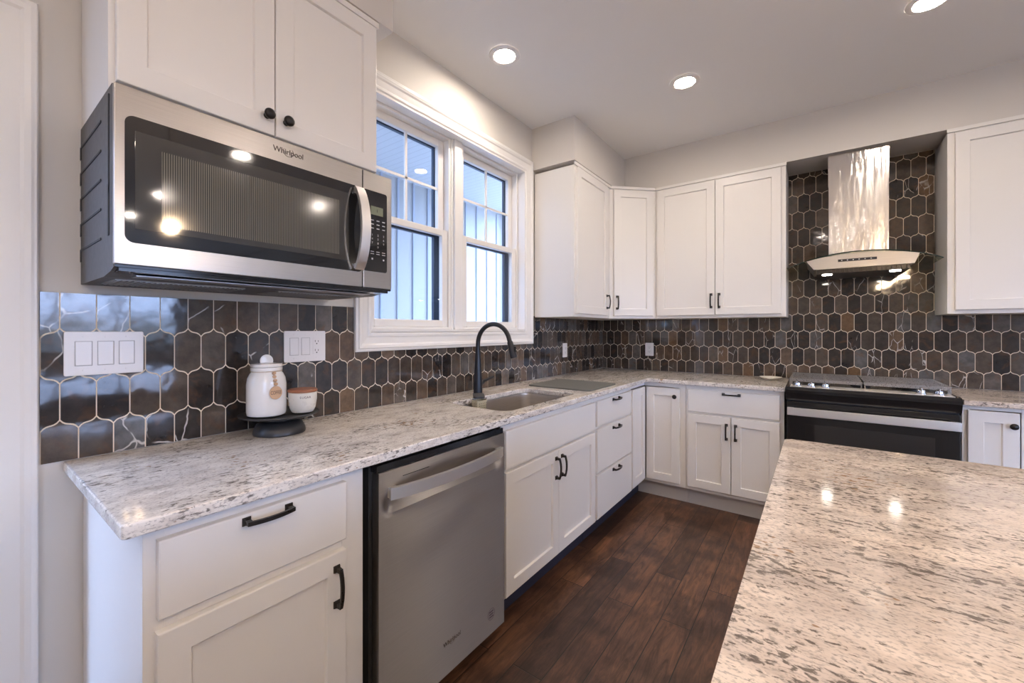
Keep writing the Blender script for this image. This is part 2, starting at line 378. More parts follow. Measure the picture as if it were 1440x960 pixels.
# window wall (x = 0) with its opening
WY0, WY1, WZ0, WZ1 = 1.19, 2.49, 1.27, 2.42
DY0, DY1, DZ1 = -.85, .06, 2.06            # doorway at the near end of this wall
bm = bmesh.new()
box(bm, -T, WY1, 0, 0, L, 2.757); box(bm, -T, WY0, 0, 0, WY1, WZ0); box(bm, -T, WY0, WZ1, 0, WY1, 2.757)
box(bm, -T, DY1, 0, 0, WY0, 2.757); box(bm, -T, DY0, DZ1, 0, DY1, 2.757); box(bm, -T, SY, 0, 0, DY0, 2.757)
struct('wall_left', bm, M['wall'])
bm = bmesh.new(); box(bm, -T, L, 0, EX+T, L+T, 2.757); struct('wall_back', bm, M['wall'])
def wall_with_hole(name, x0, y0, x1, y1, h0, h1, z0, z1, axis):
    bm = bmesh.new()
    if axis == 'y':
        box(bm, x0, y0, 0, x1, h0, 2.757); box(bm, x0, h1, 0, x1, y1, 2.757)
        box(bm, x0, h0, 0, x1, h1, z0); box(bm, x0, h0, z1, x1, h1, 2.757)
    else:
        box(bm, x0, y0, 0, h0, y1, 2.757); box(bm, h1, y0, 0, x1, y1, 2.757)
        box(bm, h0, y0, z1, h1, y1, 2.757)
        if z0 > 0: box(bm, h0, y0, 0, h1, y1, z0)
    struct(name, bm, M['wall'])
wall_with_hole('wall_right', EX, SY, EX+T, L, .3, 2.7, .9, 2.3, 'y')
wall_with_hole('wall_front', 0, SY-T, EX, SY, 4.7, 8.2, .05, 2.3, 'x')  # unseen opening in the front wall, placed and sized to add daylight
# mullions of the far windows
bm = bmesh.new()
for k in range(4): box(bm, EX+.03, .3+k*.8-.04, .9, EX+.09, .3+k*.8+.04, 2.3)
box(bm, EX+.031, .3, 1.58, EX+.089, 2.7, 1.62); box(bm, EX+.031, .3, .9, EX+.089, 2.7, .95); box(bm, EX+.031, .3, 2.25, EX+.089, 2.7, 2.3)
struct('window_3', bm, M['trim'])
bm = bmesh.new()
for k in range(5): box(bm, 4.7+k*.875-.04, SY-.09, .05, 4.7+k*.875+.04, SY-.03, 2.3)
box(bm, 4.7, SY-.089, 2.22, 8.2, SY-.031, 2.3)
struct('unseen_window_2', bm, M['trim'])
# soffits above the wall cabinets
bm = bmesh.new()
prism(bm, [(0, 2.588), (.345, 2.588), (.345, L-.325), (EX, L-.325), (EX, L), (0, L)], 2.452, 2.757)
struct('wall_soffit_back', bm, M['wall'])
bm = bmesh.new(); box(bm, 0, .10, 2.452, .345, 1.055, 2.757); struct('wall_soffit_left', bm, M['wall'])
# door casing and door at the near end of the window wall
def frame_profile(bm, y0, z0, y1, z1, prof, bottom=True, x=0):
    """mitred moulding around a rectangle on the wall plane; prof = (distance outwards, projection)"""
    loops = []
    for d, h in prof:
        zb = z0 - d if bottom else z0
        loops.append([bm.verts.new((x+h, yy, zz)) for yy, zz in ((y0-d, zb), (y1+d, zb), (y1+d, z1+d), (y0-d, z1+d))])
    for a, b in zip(loops, loops[1:]):
        for i in range(4):
            if not bottom and i == 0: continue
            bm.faces.new((a[i], a[(i+1)%4], b[(i+1)%4], b[i]))
bm = bmesh.new()
CP = [(0, 0), (0, .010), (.006, .014), (.018, .014), (.021, .012), (.055, .016), (.062, .021), (.074, .023), (.080, .022), (.084, .022), (.087, .019), (.087, 0)]
frame_profile(bm, DY0, 0, DY1-.002, DZ1, CP, bottom=False); struct('trim_1', bm, M['trim'])
bm = bmesh.new(); box(bm, -.14, DY0, 0, -.001, DY0+.02, DZ1); box(bm, -.14, DY1-.02, 0, -.001, DY1, DZ1); box(bm, -.14, DY0+.02, DZ1-.02, -.001, DY1-.02, DZ1)
struct('trim_2', bm, M['trim'])
d = bmesh.new()
for q in ((DY0+.022, .008, DY0+.12, DZ1-.022), (DY1-.12, .008, DY1-.022, DZ1-.022), (DY0+.12, .008, DY1-.12, .20), (DY0+.12, DZ1-.14, DY1-.12, DZ1-.022)):
    box(d, -.10, q[0], q[1], -.062, q[2], q[3], .002)
dr1 = struct('door_1', d, M['trim'])
d = bmesh.new(); box(d, -.084, DY0+.12, .20, -.078, DY1-.12, DZ1-.14); obj('door_glass', d, M['glass'], dr1)

# ------------------------------------------------------------------ window_1
win = bpy.data.objects.new('window_1', None); COL.objects.link(win); win['kind'] = 'structure'
bm = bmesh.new()
WP = [(0, 0), (0, .012), (.006, .016), (.016, .016), (.020, .013), (.050, .017), (.058, .022), (.070, .025), (.074, .021), (.084, .021), (.087, .018), (.087, 0)]
frame_profile(bm, WY0, WZ0-.004, WY1, WZ1, WP); obj('casing', bm, M['trim'], win)
bm = bmesh.new()   # jamb liner
for a in ((WY0, WZ0, WY0+.012, WZ1), (WY1-.012, WZ0, WY1, WZ1), (WY0+.012, WZ0, WY1-.012, WZ0+.012), (WY0+.012, WZ1-.012, WY1-.012, WZ1)):
    box(bm, -.05, a[0], a[1], .010, a[2], a[3])
obj('jamb', bm, M['trim'], win)
bm = bmesh.new(); box(bm, -.15, 1.785, WZ0+.012, -.045, 1.878, WZ1-.012, .003); box(bm, -.045, 1.800, WZ0+.012, -.030, 1.863, WZ1-.012, .003)
obj('mullion', bm, M['trim'], win)
def rect_frame(bm, y0, z0, y1, z1, wl, wr, wb, wt, x0, x1, bev=.002):
    box(bm, x0, y0, z0, x1, y0+wl, z1, bev); box(bm, x0, y1-wr, z0, x1, y1, z1, bev)
    box(bm, x0, y0+wl-.001, z0, x1, y1-wr+.001, z0+wb, bev); box(bm, x0, y0+wl-.001, z1-wt, x1, y1-wr+.001, z1, bev)
for (a, b) in ((WY0+.012, 1.785), (1.878, WY1-.012)):
    fr = bmesh.new(); rect_frame(fr, a, WZ0+.012, b, WZ1-.012, .018, .018, .014, .014, -.148, -.050)
    obj('frame', fr, M['vinyl'], win)
    # lower sash, nearer the room
    s = bmesh.new(); rect_frame(s, a+.018, WZ0+.026, b-.018, 1.862, .042, .042, .040, .036, -.088, -.060, .004)
    lo = obj('lower_sash', s, M['vinyl'], win)
    g = bmesh.new(); box(g, -.077, a+.058, WZ0+.064, -.073, b-.058, 1.828); obj('pane', g, M['glass'], lo)
    s = bmesh.new(); rect_frame(s, a+.018, 1.838, b-.018, WZ1-.026, .044, .044, .030, .042, -.120, -.092, .004)
    up = obj('upper_sash', s, M['vinyl'], win)
    g = bmesh.new(); box(g, -.109, a+.06, 1.866, -.105, b-.06, WZ1-.066); obj('pane', g, M['glass'], up)
    ym = (a+b)/2
    mu = bmesh.new(); box(mu, -.113, ym-.007, 1.866, -.101, ym+.007, WZ1-.066); box(mu, -.113, a+.06, 2.105-.007, -.101, b-.06, 2.105+.007)
    obj('muntin', mu, M['vinyl'], up)
    sc = bmesh.new(); rect_frame(sc, a+.018, WZ0+.026, b-.018, 1.85, .046, .046, .040, .024, -.145, -.126, .001)
    obj('screen_frame', sc, M['screenf'], win)
    sc = bmesh.new(); rect_frame(sc, a+.018, 1.852, b-.018, WZ1-.026, .046, .048, .02, .046, -.145, -.126, .001)
    obj('outer_frame', sc, M['screenf'], win)

# porch outside the window
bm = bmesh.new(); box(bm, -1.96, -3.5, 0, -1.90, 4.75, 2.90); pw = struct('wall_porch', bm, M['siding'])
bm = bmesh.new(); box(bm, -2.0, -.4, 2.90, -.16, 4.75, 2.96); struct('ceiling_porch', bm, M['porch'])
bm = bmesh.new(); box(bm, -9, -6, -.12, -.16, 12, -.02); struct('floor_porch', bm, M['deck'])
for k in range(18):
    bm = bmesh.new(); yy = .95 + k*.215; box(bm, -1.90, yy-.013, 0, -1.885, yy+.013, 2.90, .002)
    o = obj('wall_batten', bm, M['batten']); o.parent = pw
bm = bmesh.new(); box(bm, -1.98, 4.755, -.02, -1.80, 4.93, 2.9, .005); box(bm, -2.0, 4.752, -.02, -1.78, 4.95, .12, .005); box(bm, -2.0, 4.752, 2.75, -1.78, 4.95, 2.90, .005)
tag(obj('porch_post', bm, M['outwood']), 'dark navy square post on the porch outside the right window', 'post')

# ------------------------------------------------------------------ tile backsplashes
def clip_poly(poly, lo, hi, ax):
    def cl(poly, keep, val):
        out = []
        for i in range(len(poly)):
            a, b = poly[i-1], poly[i]
            ka, kb = keep(a), keep(b)
            if ka != kb:
                t = (val - a[ax])/(b[ax]-a[ax]); out.append(tuple(a[j] + t*(b[j]-a[j]) for j in (0, 1)))
            if kb: out.append(b)
        return out
    poly = cl(poly, lambda p: p[ax] >= lo, lo)
    if poly: poly = cl(poly, lambda p: p[ax] <= hi, hi)
    return poly
ZB, ZP, AMP, GR = 1.0155, .1272, .0125, .0015
def edge_curve(t):  # 0 at valley -> 1 at peak : rises fast, flat, then tips up
    s = 2*t-1
    return AMP*(.30*s + .70*s**3)
def tile_outline(c, w, zb, zt, g):
    """tile centred on c between boundaries zb, zt; its top tip points up at c, its bottom tip down"""
    hw = w/2 - g; pts = []; n = 7
    for i in range(n+1):   # bottom, left to right : shoulder high, tip low at centre
        pts.append((c-hw + hw*i/n, zb + g*1.25 - edge_curve(i/n)))
    for i in range(1, n+1):
        pts.append((c + hw*i/n, zb + g*1.25 - edge_curve(1-i/n)))
    for i in range(n+1):
        pts.append((c+hw - hw*i/n, zt - g*1.25 + edge_curve(i/n)))
    for i in range(1, n+1):
        pts.append((c - hw*i/n, zt - g*1.25 + edge_curve(1-i/n)))
    return pts
def tiles(name, w, phase, rects, to3d, label, nrm):
    bm = bmesh.new(); cl = bm.loops.layers.color.new('tilecol')
    umin = min(r[0] for r in rects); umax = max(r[1] for r in rects); zmax = max(r[3] for r in rects)
    k = -1
    while ZB + ZP*(k-.2) < zmax + .1:
        zb, zt = ZB + ZP*(k), ZB + ZP*(k+1)
        ph = phase + (w/2 if k % 2 == 0 else 0)     # row k=-1 has its joints at `phase`
        i0 = int((umin-ph)/w) - 1
        for i in range(i0, int((umax-ph)/w) + 2):
            c = ph + w*(i+.5)
            rnd = random.Random(hash((name == 'x', i, k, int(w*1e5))))
            v = rnd.random(); col = (v, rnd.random(), rnd.random(), 1)
            tx, tz = rnd.uniform(-.004, .004), rnd.uniform(-.003, .003)
            for (a0, a1, b0, b1) in rects:
                p = clip_poly(tile_outline(c, w, zb, zt, GR), a0, a1, 0)
                if p: p = clip_poly(p, b0, b1, 1)
                if len(p) < 3: continue
                cz_ = (zb+zt)/2
                top = [bm.verts.new(to3d(u, z, .0055 + tx*(u-c) + tz*(z-cz_))) for u, z in p]
                bot = [bm.verts.new(to3d(u, z, .001)) for u, z in p]
                fs = [bm.faces.new(top)]
                for q in range(len(p)): fs.append(bm.faces.new((top[q], bot[q], bot[(q+1)%len(p)], top[(q+1)%len(p)])))
                for f in fs:
                    for lp in f.loops: lp[cl] = col
        k += 1
    root = thing(name, label, 'backsplash')
    o = obj('glazed_tiles', bm, M['tile'], root)
    g = bmesh.new()
    for (a0, a1, b0, b1) in rects:
        q = [to3d(a0, b0, 0.0002), to3d(a1, b1, .0042)]
        lo = [min(q[0][j], q[1][j]) for j in range(3)]; hi = [max(q[0][j], q[1][j]) for j in range(3)]
        box(g, *lo, *hi)
    obj('grout', g, M['grout'], root)
    return root
tiles('tile_backsplash', .0737, .2228, [(.149, 1.12, .915, 1.382), (1.12, 2.56, .915, 1.2), (2.56, L-.006, .915, 1.382)],
      lambda u, z, h: (h, u, z), 'dark marbled picket tiles with cream grout running under the window beside the coffee jar', 0)
tiles('tile_backsplash', .0721, 2.3557-.0721*32, [(.006, 1.505, .915, 1.382), (1.505, 2.287, .80, 2.448), (2.287, 3.15, .915, 1.382)],
      lambda u, z, h: (u, L-h, z), 'brown and grey marbled picket tiles rising behind the range hood to the soffit', 0)

# ------------------------------------------------------------------ cabinet parts (local: x along width, front faces -y, z up)
def door_mesh(bm, x0, z0, x1, z1, y=0, th=.02, rail=.057, slab=False):
    """front face at y-th, back at y"""
    f = y-th; c = .003
    def loop(ix, iz, yy): return [bm.verts.new((a, yy, b)) for a, b in ((x0+ix, z0+iz), (x1-ix, z0+iz), (x1-ix, z1-iz), (x0+ix, z1-iz))]
    ls = [loop(0, 0, y), loop(0, 0, f+c), loop(c*.3, c*.3, f+c*.3), loop(c, c, f)]
    if not slab:
        ls += [loop(rail-.001, rail-.001, f), loop(rail+.0005, rail+.0005, f+.002), loop(rail+.002, rail+.002, f+.0105)]
    for a, b in zip(ls, ls[1:]):
        for i in range(4): bm.faces.new((a[i], a[(i+1)%4], b[(i+1)%4], b[i]))
    bm.faces.new(ls[-1]); bm.faces.new(list(reversed(ls[0])))
def pull(parent, x, z, y, vertical, ln=.096, mat=None):
    """arched bar pull; feet on the plane y, centre x, z"""
    bm = bmesh.new()
    for s in (-1, 1):
        a = s*ln/2
        # flared square foot
        r = [(.0095, 0), (.0085, -.004), (.0055, -.010), (.0050, -.020)]
        rings = []
        for hw, yy in r:
            rings.append([bm.verts.new((a+p*hw, yy, q*hw)) for p, q in ((-1,-1),(1,-1),(1,1),(-1,1))])
        for A, B in zip(rings, rings[1:]):
            for i in range(4): bm.faces.new((A[i], A[(i+1)%4], B[(i+1)%4], B[i]))
        bm.faces.new(list(reversed(rings[0]))); bm.faces.new(rings[-1])
    n = 14; pts = []
    for i in range(n+1):
        t = -1 + 2*i/n; pts.append((t*(ln/2+.005), -.020 - .009*(1-t*t), 0))
    tube(bm, pts, .004, flat=(.0095, .0065, (0, 0, 1)))
    if vertical: xform(bm, Matrix.Rotation(PI/2, 4, 'Y'))
    xform(bm, Matrix.Translation((x, y, z)))
    return obj('handle', bm, M['bronze'], parent)
def knob(parent, x, z, y, r=.016):
    bm = bmesh.new()
    lathe(bm, [(.009, 0), (.0085, .003), (.006, .006), (.0055, .012), (.010, .0145), (r*.92, .018), (r, .0225), (r*.94, .0265), (r*.72, .030), (r*.4, .032), (.0001, .0325)], 24)
    xform(bm, Matrix.Translation((x, y, z)) @ Matrix.Rotation(PI/2, 4, 'X'))
    return obj('knob', bm, M['bronze'], parent, smooth=True)
def front(kind, parent, x0, z0, x1, z1, slab=False):
    bm = bmesh.new(); door_mesh(bm, x0, z0, x1, z1, -.0005, .0195, slab=slab)
    return obj(kind, bm, M['cab'], parent)
def carcass(parent, w, depth, z0, z1, stiles=(.038, .038), rails=(), left=True, right=True, top=True, base=True):
    """box with face frame: panels and a dark inside; rails = list of (z0,z1)"""
    bm = bmesh.new(); t = .018
    box(bm, 0, .019, z0, t, depth, z1); box(bm, w-t, .019, z0, w, depth, z1)
    box(bm, t, depth-.008, z0, w-t, depth, z1)
    box(bm, t, .019, z0, w-t, depth-.008, z0+t)
    if top: box(bm, t, .019, z1-t, w-t, depth-.008, z1)
    # face frame
    box(bm, 0, 0, z0, stiles[0], .019, z1, .0008, 1); box(bm, w-stiles[1], 0, z0, w, .019, z1, .0008, 1)
    for (a, b) in rails: box(bm, stiles[0], .0004, a, w-stiles[1], .019, b)
    return obj('body', bm, M['cab'], parent)
def toekick(parent, x0, x1, inset=.07, z1=.1255, mat='toe'):
    bm = bmesh.new(); box(bm, x0, inset, 0, x1, inset+.018, z1); return obj('toe_kick', bm, M[mat], parent)

BF = .61   # face-frame plane of base cabinets from the wall
ZT = .884  # underside of the stone
DEP = BF - .008
# window-wall run: local x -> world y
def base_left(y0, label): return thing('base_cabinet', label, 'cabinet', (BF, y0, 0), PI/2)
c = base_left(.232, 'white base cabinet with one drawer and door, at the near end left of the dishwasher')
carcass(c, .503, DEP, .126, ZT, (.036, .068), [(.126, .150), (.665, .705), (.845, ZT)])
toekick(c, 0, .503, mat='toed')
dr = front('drawer', c, .021, .6955, .438, .8555, slab=True); pull(dr, .2295, .838, -.020, False)
do = front('door', c, .019, .128, .437, .6695); pull(do, .437-.030, .578, -.020, True)
c = base_left(1.402, 'wide white sink base cabinet with false drawer front and two doors under the sink')
c.name = 'sink_cabinet'
carcass(c, .916, DEP, .126, ZT, (.03, .03), [(.126, .148), (.66, .70), (.842, ZT)], top=False)
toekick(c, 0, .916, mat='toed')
front('drawer_front', c, .016, .6865, .904, .850, slab=True)
a = front('door', c, .016, .143, .4645, .672); pull(a, .4645-.028, .585, -.020, True)
a = front('door', c, .4675, .143, .904, .672); pull(a, .4675+.028, .585, -.020, True)
c = base_left(2.320, 'white three-drawer base cabinet between the sink cabinet and the corner'); c.name = 'drawer_cabinet'
carcass(c, .60, DEP, .126, ZT, (.03, .03), [(.126, .148), (.402, .430), (.665, .70), (.842, ZT)])
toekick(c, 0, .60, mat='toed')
for z0, z1, zh in ((.6985, .8505, .838), (.4205, .6795, .657), (.143, .4055, .388)):
    a = front('drawer', c, .015, z0, .588, z1, slab=True); pull(a, .30, zh-.004, -.020, False)
# corner susan cabinet : L-shaped body
c = thing('corner_cabinet', 'white corner base cabinet with two narrow doors meeting at right angles in the inner corner', 'cabinet')
bm = bmesh.new()
x0 = .008
# face frames of both arms, side panels, bottom
box(bm, BF-.019, 2.922, .126, BF, 2.945, ZT); box(bm, BF-.019, 2.945, .126, BF, L-BF, .128); box(bm, BF-.019, 2.945, .855, BF, L-BF+.019, ZT)
box(bm, .862, L-BF, .126, .913, L-BF+.019, ZT); box(bm, BF, L-BF, .126, .862, L-BF+.019, .15); box(bm, BF-.019, L-BF, .855, .862, L-BF+.019, ZT)
box(bm, x0, 2.922, .126, BF-.019, 2.940, ZT); box(bm, .895, L-BF+.019, .126, .913, L-x0, ZT)
prism(bm, [(x0, 2.94), (BF-.019, 2.94), (BF-.019, L-BF+.019), (.895, L-BF+.019), (.895, L-x0), (x0, L-x0)], .126, .144)
prism(bm, [(x0, 2.94), (x0+.008, 2.94), (x0+.008, L-.016), (.895, L-.016), (.895, L-x0), (x0, L-x0)], .144, ZT)
obj('body', bm, M['cab'], c)
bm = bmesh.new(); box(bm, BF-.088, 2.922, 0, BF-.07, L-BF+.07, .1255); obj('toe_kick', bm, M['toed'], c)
bm = bmesh.new(); box(bm, BF-.088, L-BF+.07, 0, .913, L-BF+.088, .1255)
obj('toe_kick', bm, M['toe'], c)
bm = bmesh.new(); door_mesh(bm, 0, .150, .262, .849, 0, .0195); xform(bm, Matrix.Translation((BF+.0005, 2.938, 0)) @ Matrix.Rotation(PI/2, 4, 'Z')); obj('door', bm, M['cab'], c)
bm = bmesh.new(); door_mesh(bm, 0, .150, .2435, .849, 0, .0195); xform(bm, Matrix.Translation((.6305, L-BF-.0005, 0)))
a = obj('door', bm, M['cab'], c); knob(a, .843, .790, L-BF-.020)
# range-wall run
c = thing('base_cabinet', 'white base cabinet with one wide drawer over two doors, left of the range', 'cabinet', (.915, L-BF, 0), 0)
carcass(c, .595, DEP, .126, ZT, (.034, .030), [(.126, .150), (.665, .705), (.848, ZT)])
toekick(c, 0, .595)
a = front('drawer', c, .016, .6955, .572, .8555, slab=True); pull(a, .294, .836, -.020, False)
a = front('door', c, .014, .152, .2905, .6775); pull(a, .2905-.026, .578, -.020, True)
a = front('door', c, .2945, .152, .572, .6775); pull(a, .2945+.026, .578, -.020, True)
c = thing('base_cabinet', 'white base cabinet with a narrow shaker door and round knob, right of the range', 'cabinet', (2.293, L-BF, 0), 0)
carcass(c, .235, DEP, .126, ZT, (.030, .03), [(.126, .150), (.864, ZT)])
toekick(c, 0, .235)
a = front('door', c, .018, .152, .196, .8605); knob(a, .172, .796, -.020)
c = thing('base_cabinet', 'white base cabinet at the right edge of the photo', 'cabinet', (2.53, L-BF, 0), 0)
carcass(c, .60, DEP, .126, ZT, (.03, .03), [(.126, .150), (.864, ZT)]); toekick(c, 0, .6)
a = front('door', c, .018, .152, .297, .8605); knob(a, .27, .796, -.020)
a = front('door', c, .301, .152, .582, .8605); knob(a, .33, .796, -.020)

# ------------------------------------------------------------------ countertops
ZC = .914; CD = .6505
def stone_poly(bm, outer, hole=None, z0=ZT+.0015, z1=ZC, bev=.004):
    if not hole:
        prism(bm, outer, z0, z1, bev); return
def counter_L():
    """L-shaped slab with the sink cut-out"""
    bm = bmesh.new(); z0, z1 = ZT+.001, ZC
    r = .02
    def rc(cx_, cy_, a0, a1, rr, n=5): return [(cx_+rr*math.cos(a0+(a1-a0)*i/n), cy_+rr*math.sin(a0+(a1-a0)*i/n)) for i in range(n+1)]
    Y0 = .1925; b = .007
    outer = [(b, Y0)] + rc(CD-.012, Y0+.012, -PI/2, 0, .012) + rc(CD+.02, L-CD-.02, PI, PI/2, .02) + [(1.5145, L-CD), (1.5145, L-b), (b, L-b)]
    hole = rrect(.205, 1.50, .570, 2.185, .055, 7)
    vo = [bm.verts.new((x, y, z1)) for x, y in outer]; vh = [bm.verts.new((x, y, z1)) for x, y in hole]
    eo = [bm.edges.new((vo[i], vo[(i+1)%len(vo)])) for i in range(len(vo))]
    eh = [bm.edges.new((vh[i], vh[(i+1)%len(vh)])) for i in range(len(vh))]
    res = bmesh.ops.triangle_fill(bm, edges=eo+eh, use_beauty=True, use_dissolve=False)
    topf = [g for g in res['geom'] if isinstance(g, bmesh.types.BMFace)]
    if sum(f.normal.z for f in topf) < 0: bmesh.ops.reverse_faces(bm, faces=topf)
    ex = bmesh.ops.extrude_face_region(bm, geom=topf)
    vs = [g for g in ex['geom'] if isinstance(g, bmesh.types.BMVert)]
    bmesh.ops.translate(bm, verts=vs, vec=(0, 0, z0-z1))
    bmesh.ops.recalc_face_normals(bm, faces=bm.faces)
    es = [e for e in bm.edges if len(e.link_faces) == 2 and abs(e.verts[0].co.z - e.verts[1].co.z) < 1e-6 and e.calc_face_angle(0) > 1.0]
    bmesh.ops.bevel(bm, geom=es, offset=.0045, segments=3, profile=.5, affect='EDGES')
    return bm
ct = obj('granite_countertop', counter_L(), M['granA'], smooth=True); tag(ct, 'L-shaped speckled white granite countertop with sink cut-out on the perimeter cabinets', 'countertop')
bm = bmesh.new(); prism(bm, [(2.2935, L-CD), (3.15, L-CD), (3.15, L-.007), (2.2935, L-.007)], ZT+.001, ZC, .0045)
tag(obj('granite_countertop', bm, M['granB'], smooth=True), 'short speckled granite countertop right of the range', 'countertop')
bm = bmesh.new(); prism(bm, rrect(1.593, -1.0, 3.05, 1.696, .018, 6), ZT+.001, ZC, .005)
tag(obj('island_countertop', bm, M['granB'], smooth=True), 'large warm granite island countertop in the right foreground', 'countertop')
isl = thing('kitchen_island', 'white kitchen island cabinet under the foreground granite top', 'island')
bm = bmesh.new(); box(bm, 1.66, -.95, .10, 3.0, 1.64, ZT, .001); box(bm, 1.72, -.9, 0, 2.95, 1.58, .10); obj('body', bm, M['cab'], isl)

# ------------------------------------------------------------------ sink, faucet, caddy, mat
sk = thing('kitchen_sink', 'undermount stainless steel sink below the window', 'sink')
bm = bmesh.new()
o1 = rrect(.197, 1.492, .578, 2.193, .06, 7); zt_, zb_ = ZT-.0005, .675
R1 = [bm.verts.new((x, y, zt_)) for x, y in o1]
i2 = rrect(.203, 1.498, .572, 2.187, .045, 7)
o3 = rrect(.20, 1.495, .575, 2.19, .055, 7)
loops = [R1, [bm.verts.new((x, y, zt_-.010)) for x, y in o3], [bm.verts.new((x, y, zb_+.02)) for x, y in i2], [bm.verts.new((.3875+(x-.3875)*.93, 1.8425+(y-1.8425)*.96, zb_)) for x, y in i2]]
for A, B in zip(loops, loops[1:]):
    n = len(A)
    for i in range(n): bm.faces.new((A[i], A[(i+1)%n], B[(i+1)%n], B[i]))
bm.faces.new(loops[-1])
fl = [bm.verts.new((x, y, zt_)) for x, y in rrect(.180, 1.475, .590, 2.21, .06, 7)]
for i in range(len(fl)): bm.faces.new((fl[i], fl[(i+1)%len(fl)], R1[(i+1)%len(fl)], R1[i]))
bowl = obj('bowl', bm, M['steelsink'], sk, smooth=True)
bm = bmesh.new(); lathe(bm, [(.045, zb_+.001), (.045, zb_+.004), (.036, zb_+.004), (.034, zb_+.002), (.001, zb_+.002)], 28, (.39, 1.84)); obj('drain', bm, M['chrome'], sk, smooth=True)

fx, fy = .135, 1.815
fa = thing('kitchen_faucet', 'tall matte black gooseneck pull-down faucet behind the sink', 'faucet', (fx, fy, ZC+.0005))
bm = bmesh.new(); lathe(bm, [(.030, 0), (.030, .005), (.026, .008), (.0255, .03), (.0225, .10), (.0185, .17), (.0155, .225), (.0145, .235), (.0145, .26)], 32); obj('body', bm, M['faucet'], fa, smooth=True)
bm = bmesh.new(); pts = []
R = .112
pts.append((0, 0, .25)); pts.append((0, 0, .275))
for i in range(25):
    a = PI - (PI-.32)*i/24; pts.append((R + R*math.cos(a), 0, .285 + R*math.sin(a)))
ex_ = Vector(pts[-1]) ; dr_ = Vector((math.cos(.32-PI/2), 0, math.sin(.32-PI/2)))
pts.append(tuple(ex_ + dr_*.02))
tube(bm, pts, .0125, 18); obj('neck', bm, M['faucet'], fa, smooth=True)
bm = bmesh.new(); p0 = ex_ + dr_*.018
tube(bm, [tuple(p0 + dr_*t) for t in (0, .004, .03, .085, .092)], [.013, .0155, .0165, .0195, .017], 20)
sh = obj('spray_head', bm, M['faucet'], fa, smooth=True)
bm = bmesh.new(); q = p0 + dr_*.05 + Vector((.019, 0, .006)); box(bm, q.x-.003, q.y-.006, q.z-.016, q.x+.004, q.y+.006, q.z+.016, .002); obj('button', bm, M['black'], sh)
bm = bmesh.new(); tube(bm, [(0, .018, .062), (0, .045, .064)], [.013, .012], 16)
tube(bm, [(0, .040, .068), (.004, .062, .074), (.010, .128, .088)], [.010, .0085, .0075], 10); obj('handle', bm, M['faucet'], fa, smooth=True)

cd = thing('sink_caddy', 'small perforated cream caddy with dark grey hanger pad at the faucet base in the sink', 'caddy')
cx_, cy_ = .243, 1.70
bm = bmesh.new()
rings = []
for hw, hd, zz in ((.030, .018, .815), (.034, .022, .822), (.040, .026, .908), (.038, .024, .908), (.032, .020, .824)):
    rings.append([bm.verts.new((x, y, zz)) for x, y in rrect(cx_-hd, cy_-hw, cx_+hd, cy_+hw, .012, 5)])
for A, B in zip(rings, rings[1:]):
    n = len(A)
    for i in range(n): bm.faces.new((A[i], A[(i+1)%n], B[(i+1)%n], B[i]))
bm.faces.new(list(reversed(rings[0]))); bm.faces.new(rings[-1])
body = obj('basket', bm, M['caddyw'], cd, smooth=True)
bm = bmesh.new()
for iz in range(6):
    z = .832 + iz*.012; t = (z-.822)/.086; hw = .034+.006*t; hd = .022+.004*t
    for iy in range(5):
        y = cy_ + (iy-2)*hw*.36; box(bm, cx_+hd-.001, y-.0018, z-.002, cx_+hd+.0004, y+.0018, z+.002)
    for ix in range(3):
        x = cx_ + (ix-1)*.012; box(bm, x-.0018, cy_-hw-.0004, z-.002, x+.0018, cy_-hw+.001, z+.002)
obj('drain_hole', bm, M['slot'], body)['kind'] = 'stuff'
bm = bmesh.new(); prism(bm, rrect(.033, -.030, .163, .030, .018, 6), 0, .011, .003)
dv = Vector((cx_-fx, cy_-fy)); xform(bm, Matrix.Translation((fx, fy, ZC+.0006)) @ Matrix.Rotation(math.atan2(dv.y, dv.x), 4, 'Z'))
obj('hanger_pad', bm, M['sponge'], cd, smooth=True, label='dark grey silicone hanger pad')

bm = bmesh.new(); prism(bm, rrect(.165, 2.275, .605, 2.70, .03, 6), ZC+.0006, ZC+.009, .003)
mt = obj('drying_mat', bm, M['mat'], smooth=True); tag(mt, 'grey rectangular drying mat with rounded corners on the counter right of the sink', 'mat')

# ------------------------------------------------------------------ wall cabinets
UZ0, UZ1 = 1.3735, 2.43
UF = .330
def crown(parent, pts2d, z=UZ1):
    """small flat strip following the cabinet tops"""
    bm = bmesh.new()
    for (ax, ay), (bx, by) in zip(pts2d, pts2d[1:]):
        a, b = Vector((ax, ay)), Vector((bx, by)); d_ = (b-a).normalized(); n = Vector((d_.y, -d_.x))
        q = [a, b, b+n*.012+d_*.004, a+n*.012-d_*.004]
        prism(bm, [(p.x, p.y) for p in q], z-.002, z+.018)
    return obj('top_strip', bm, M['cab'], parent)
def uppers(name, label, loc, rot, w, z0, z1, doors, stile=(.03, .03), knobs=None, strip=True, depth=UF-.008):
    c = thing(name, label, 'cabinet', loc, rot)
    carcass(c, w, depth, z0, z1, stile, [(z0, z0+.035), (z1-.035, z1)])
    for i, (a, b, hx) in enumerate(doors):
        d_ = front('door', c, a, z0+.022, b, z1-.012)
        if knobs: knob(d_, hx, knobs, -.020)
        elif hx is not None: pull(d_, hx, 1.502, -.020, True)
    if strip: crown(c, [(0, 0), (w, 0)])
    return c
uppers('wall_cabinet', 'white two-door wall cabinet with black knobs above the microwave', (UF, .229, 0), PI/2, .757, 1.851, UZ1,
       [(.012, .3745, .3745-.024), (.3775, .745, .3775+.030)], knobs=1.926)
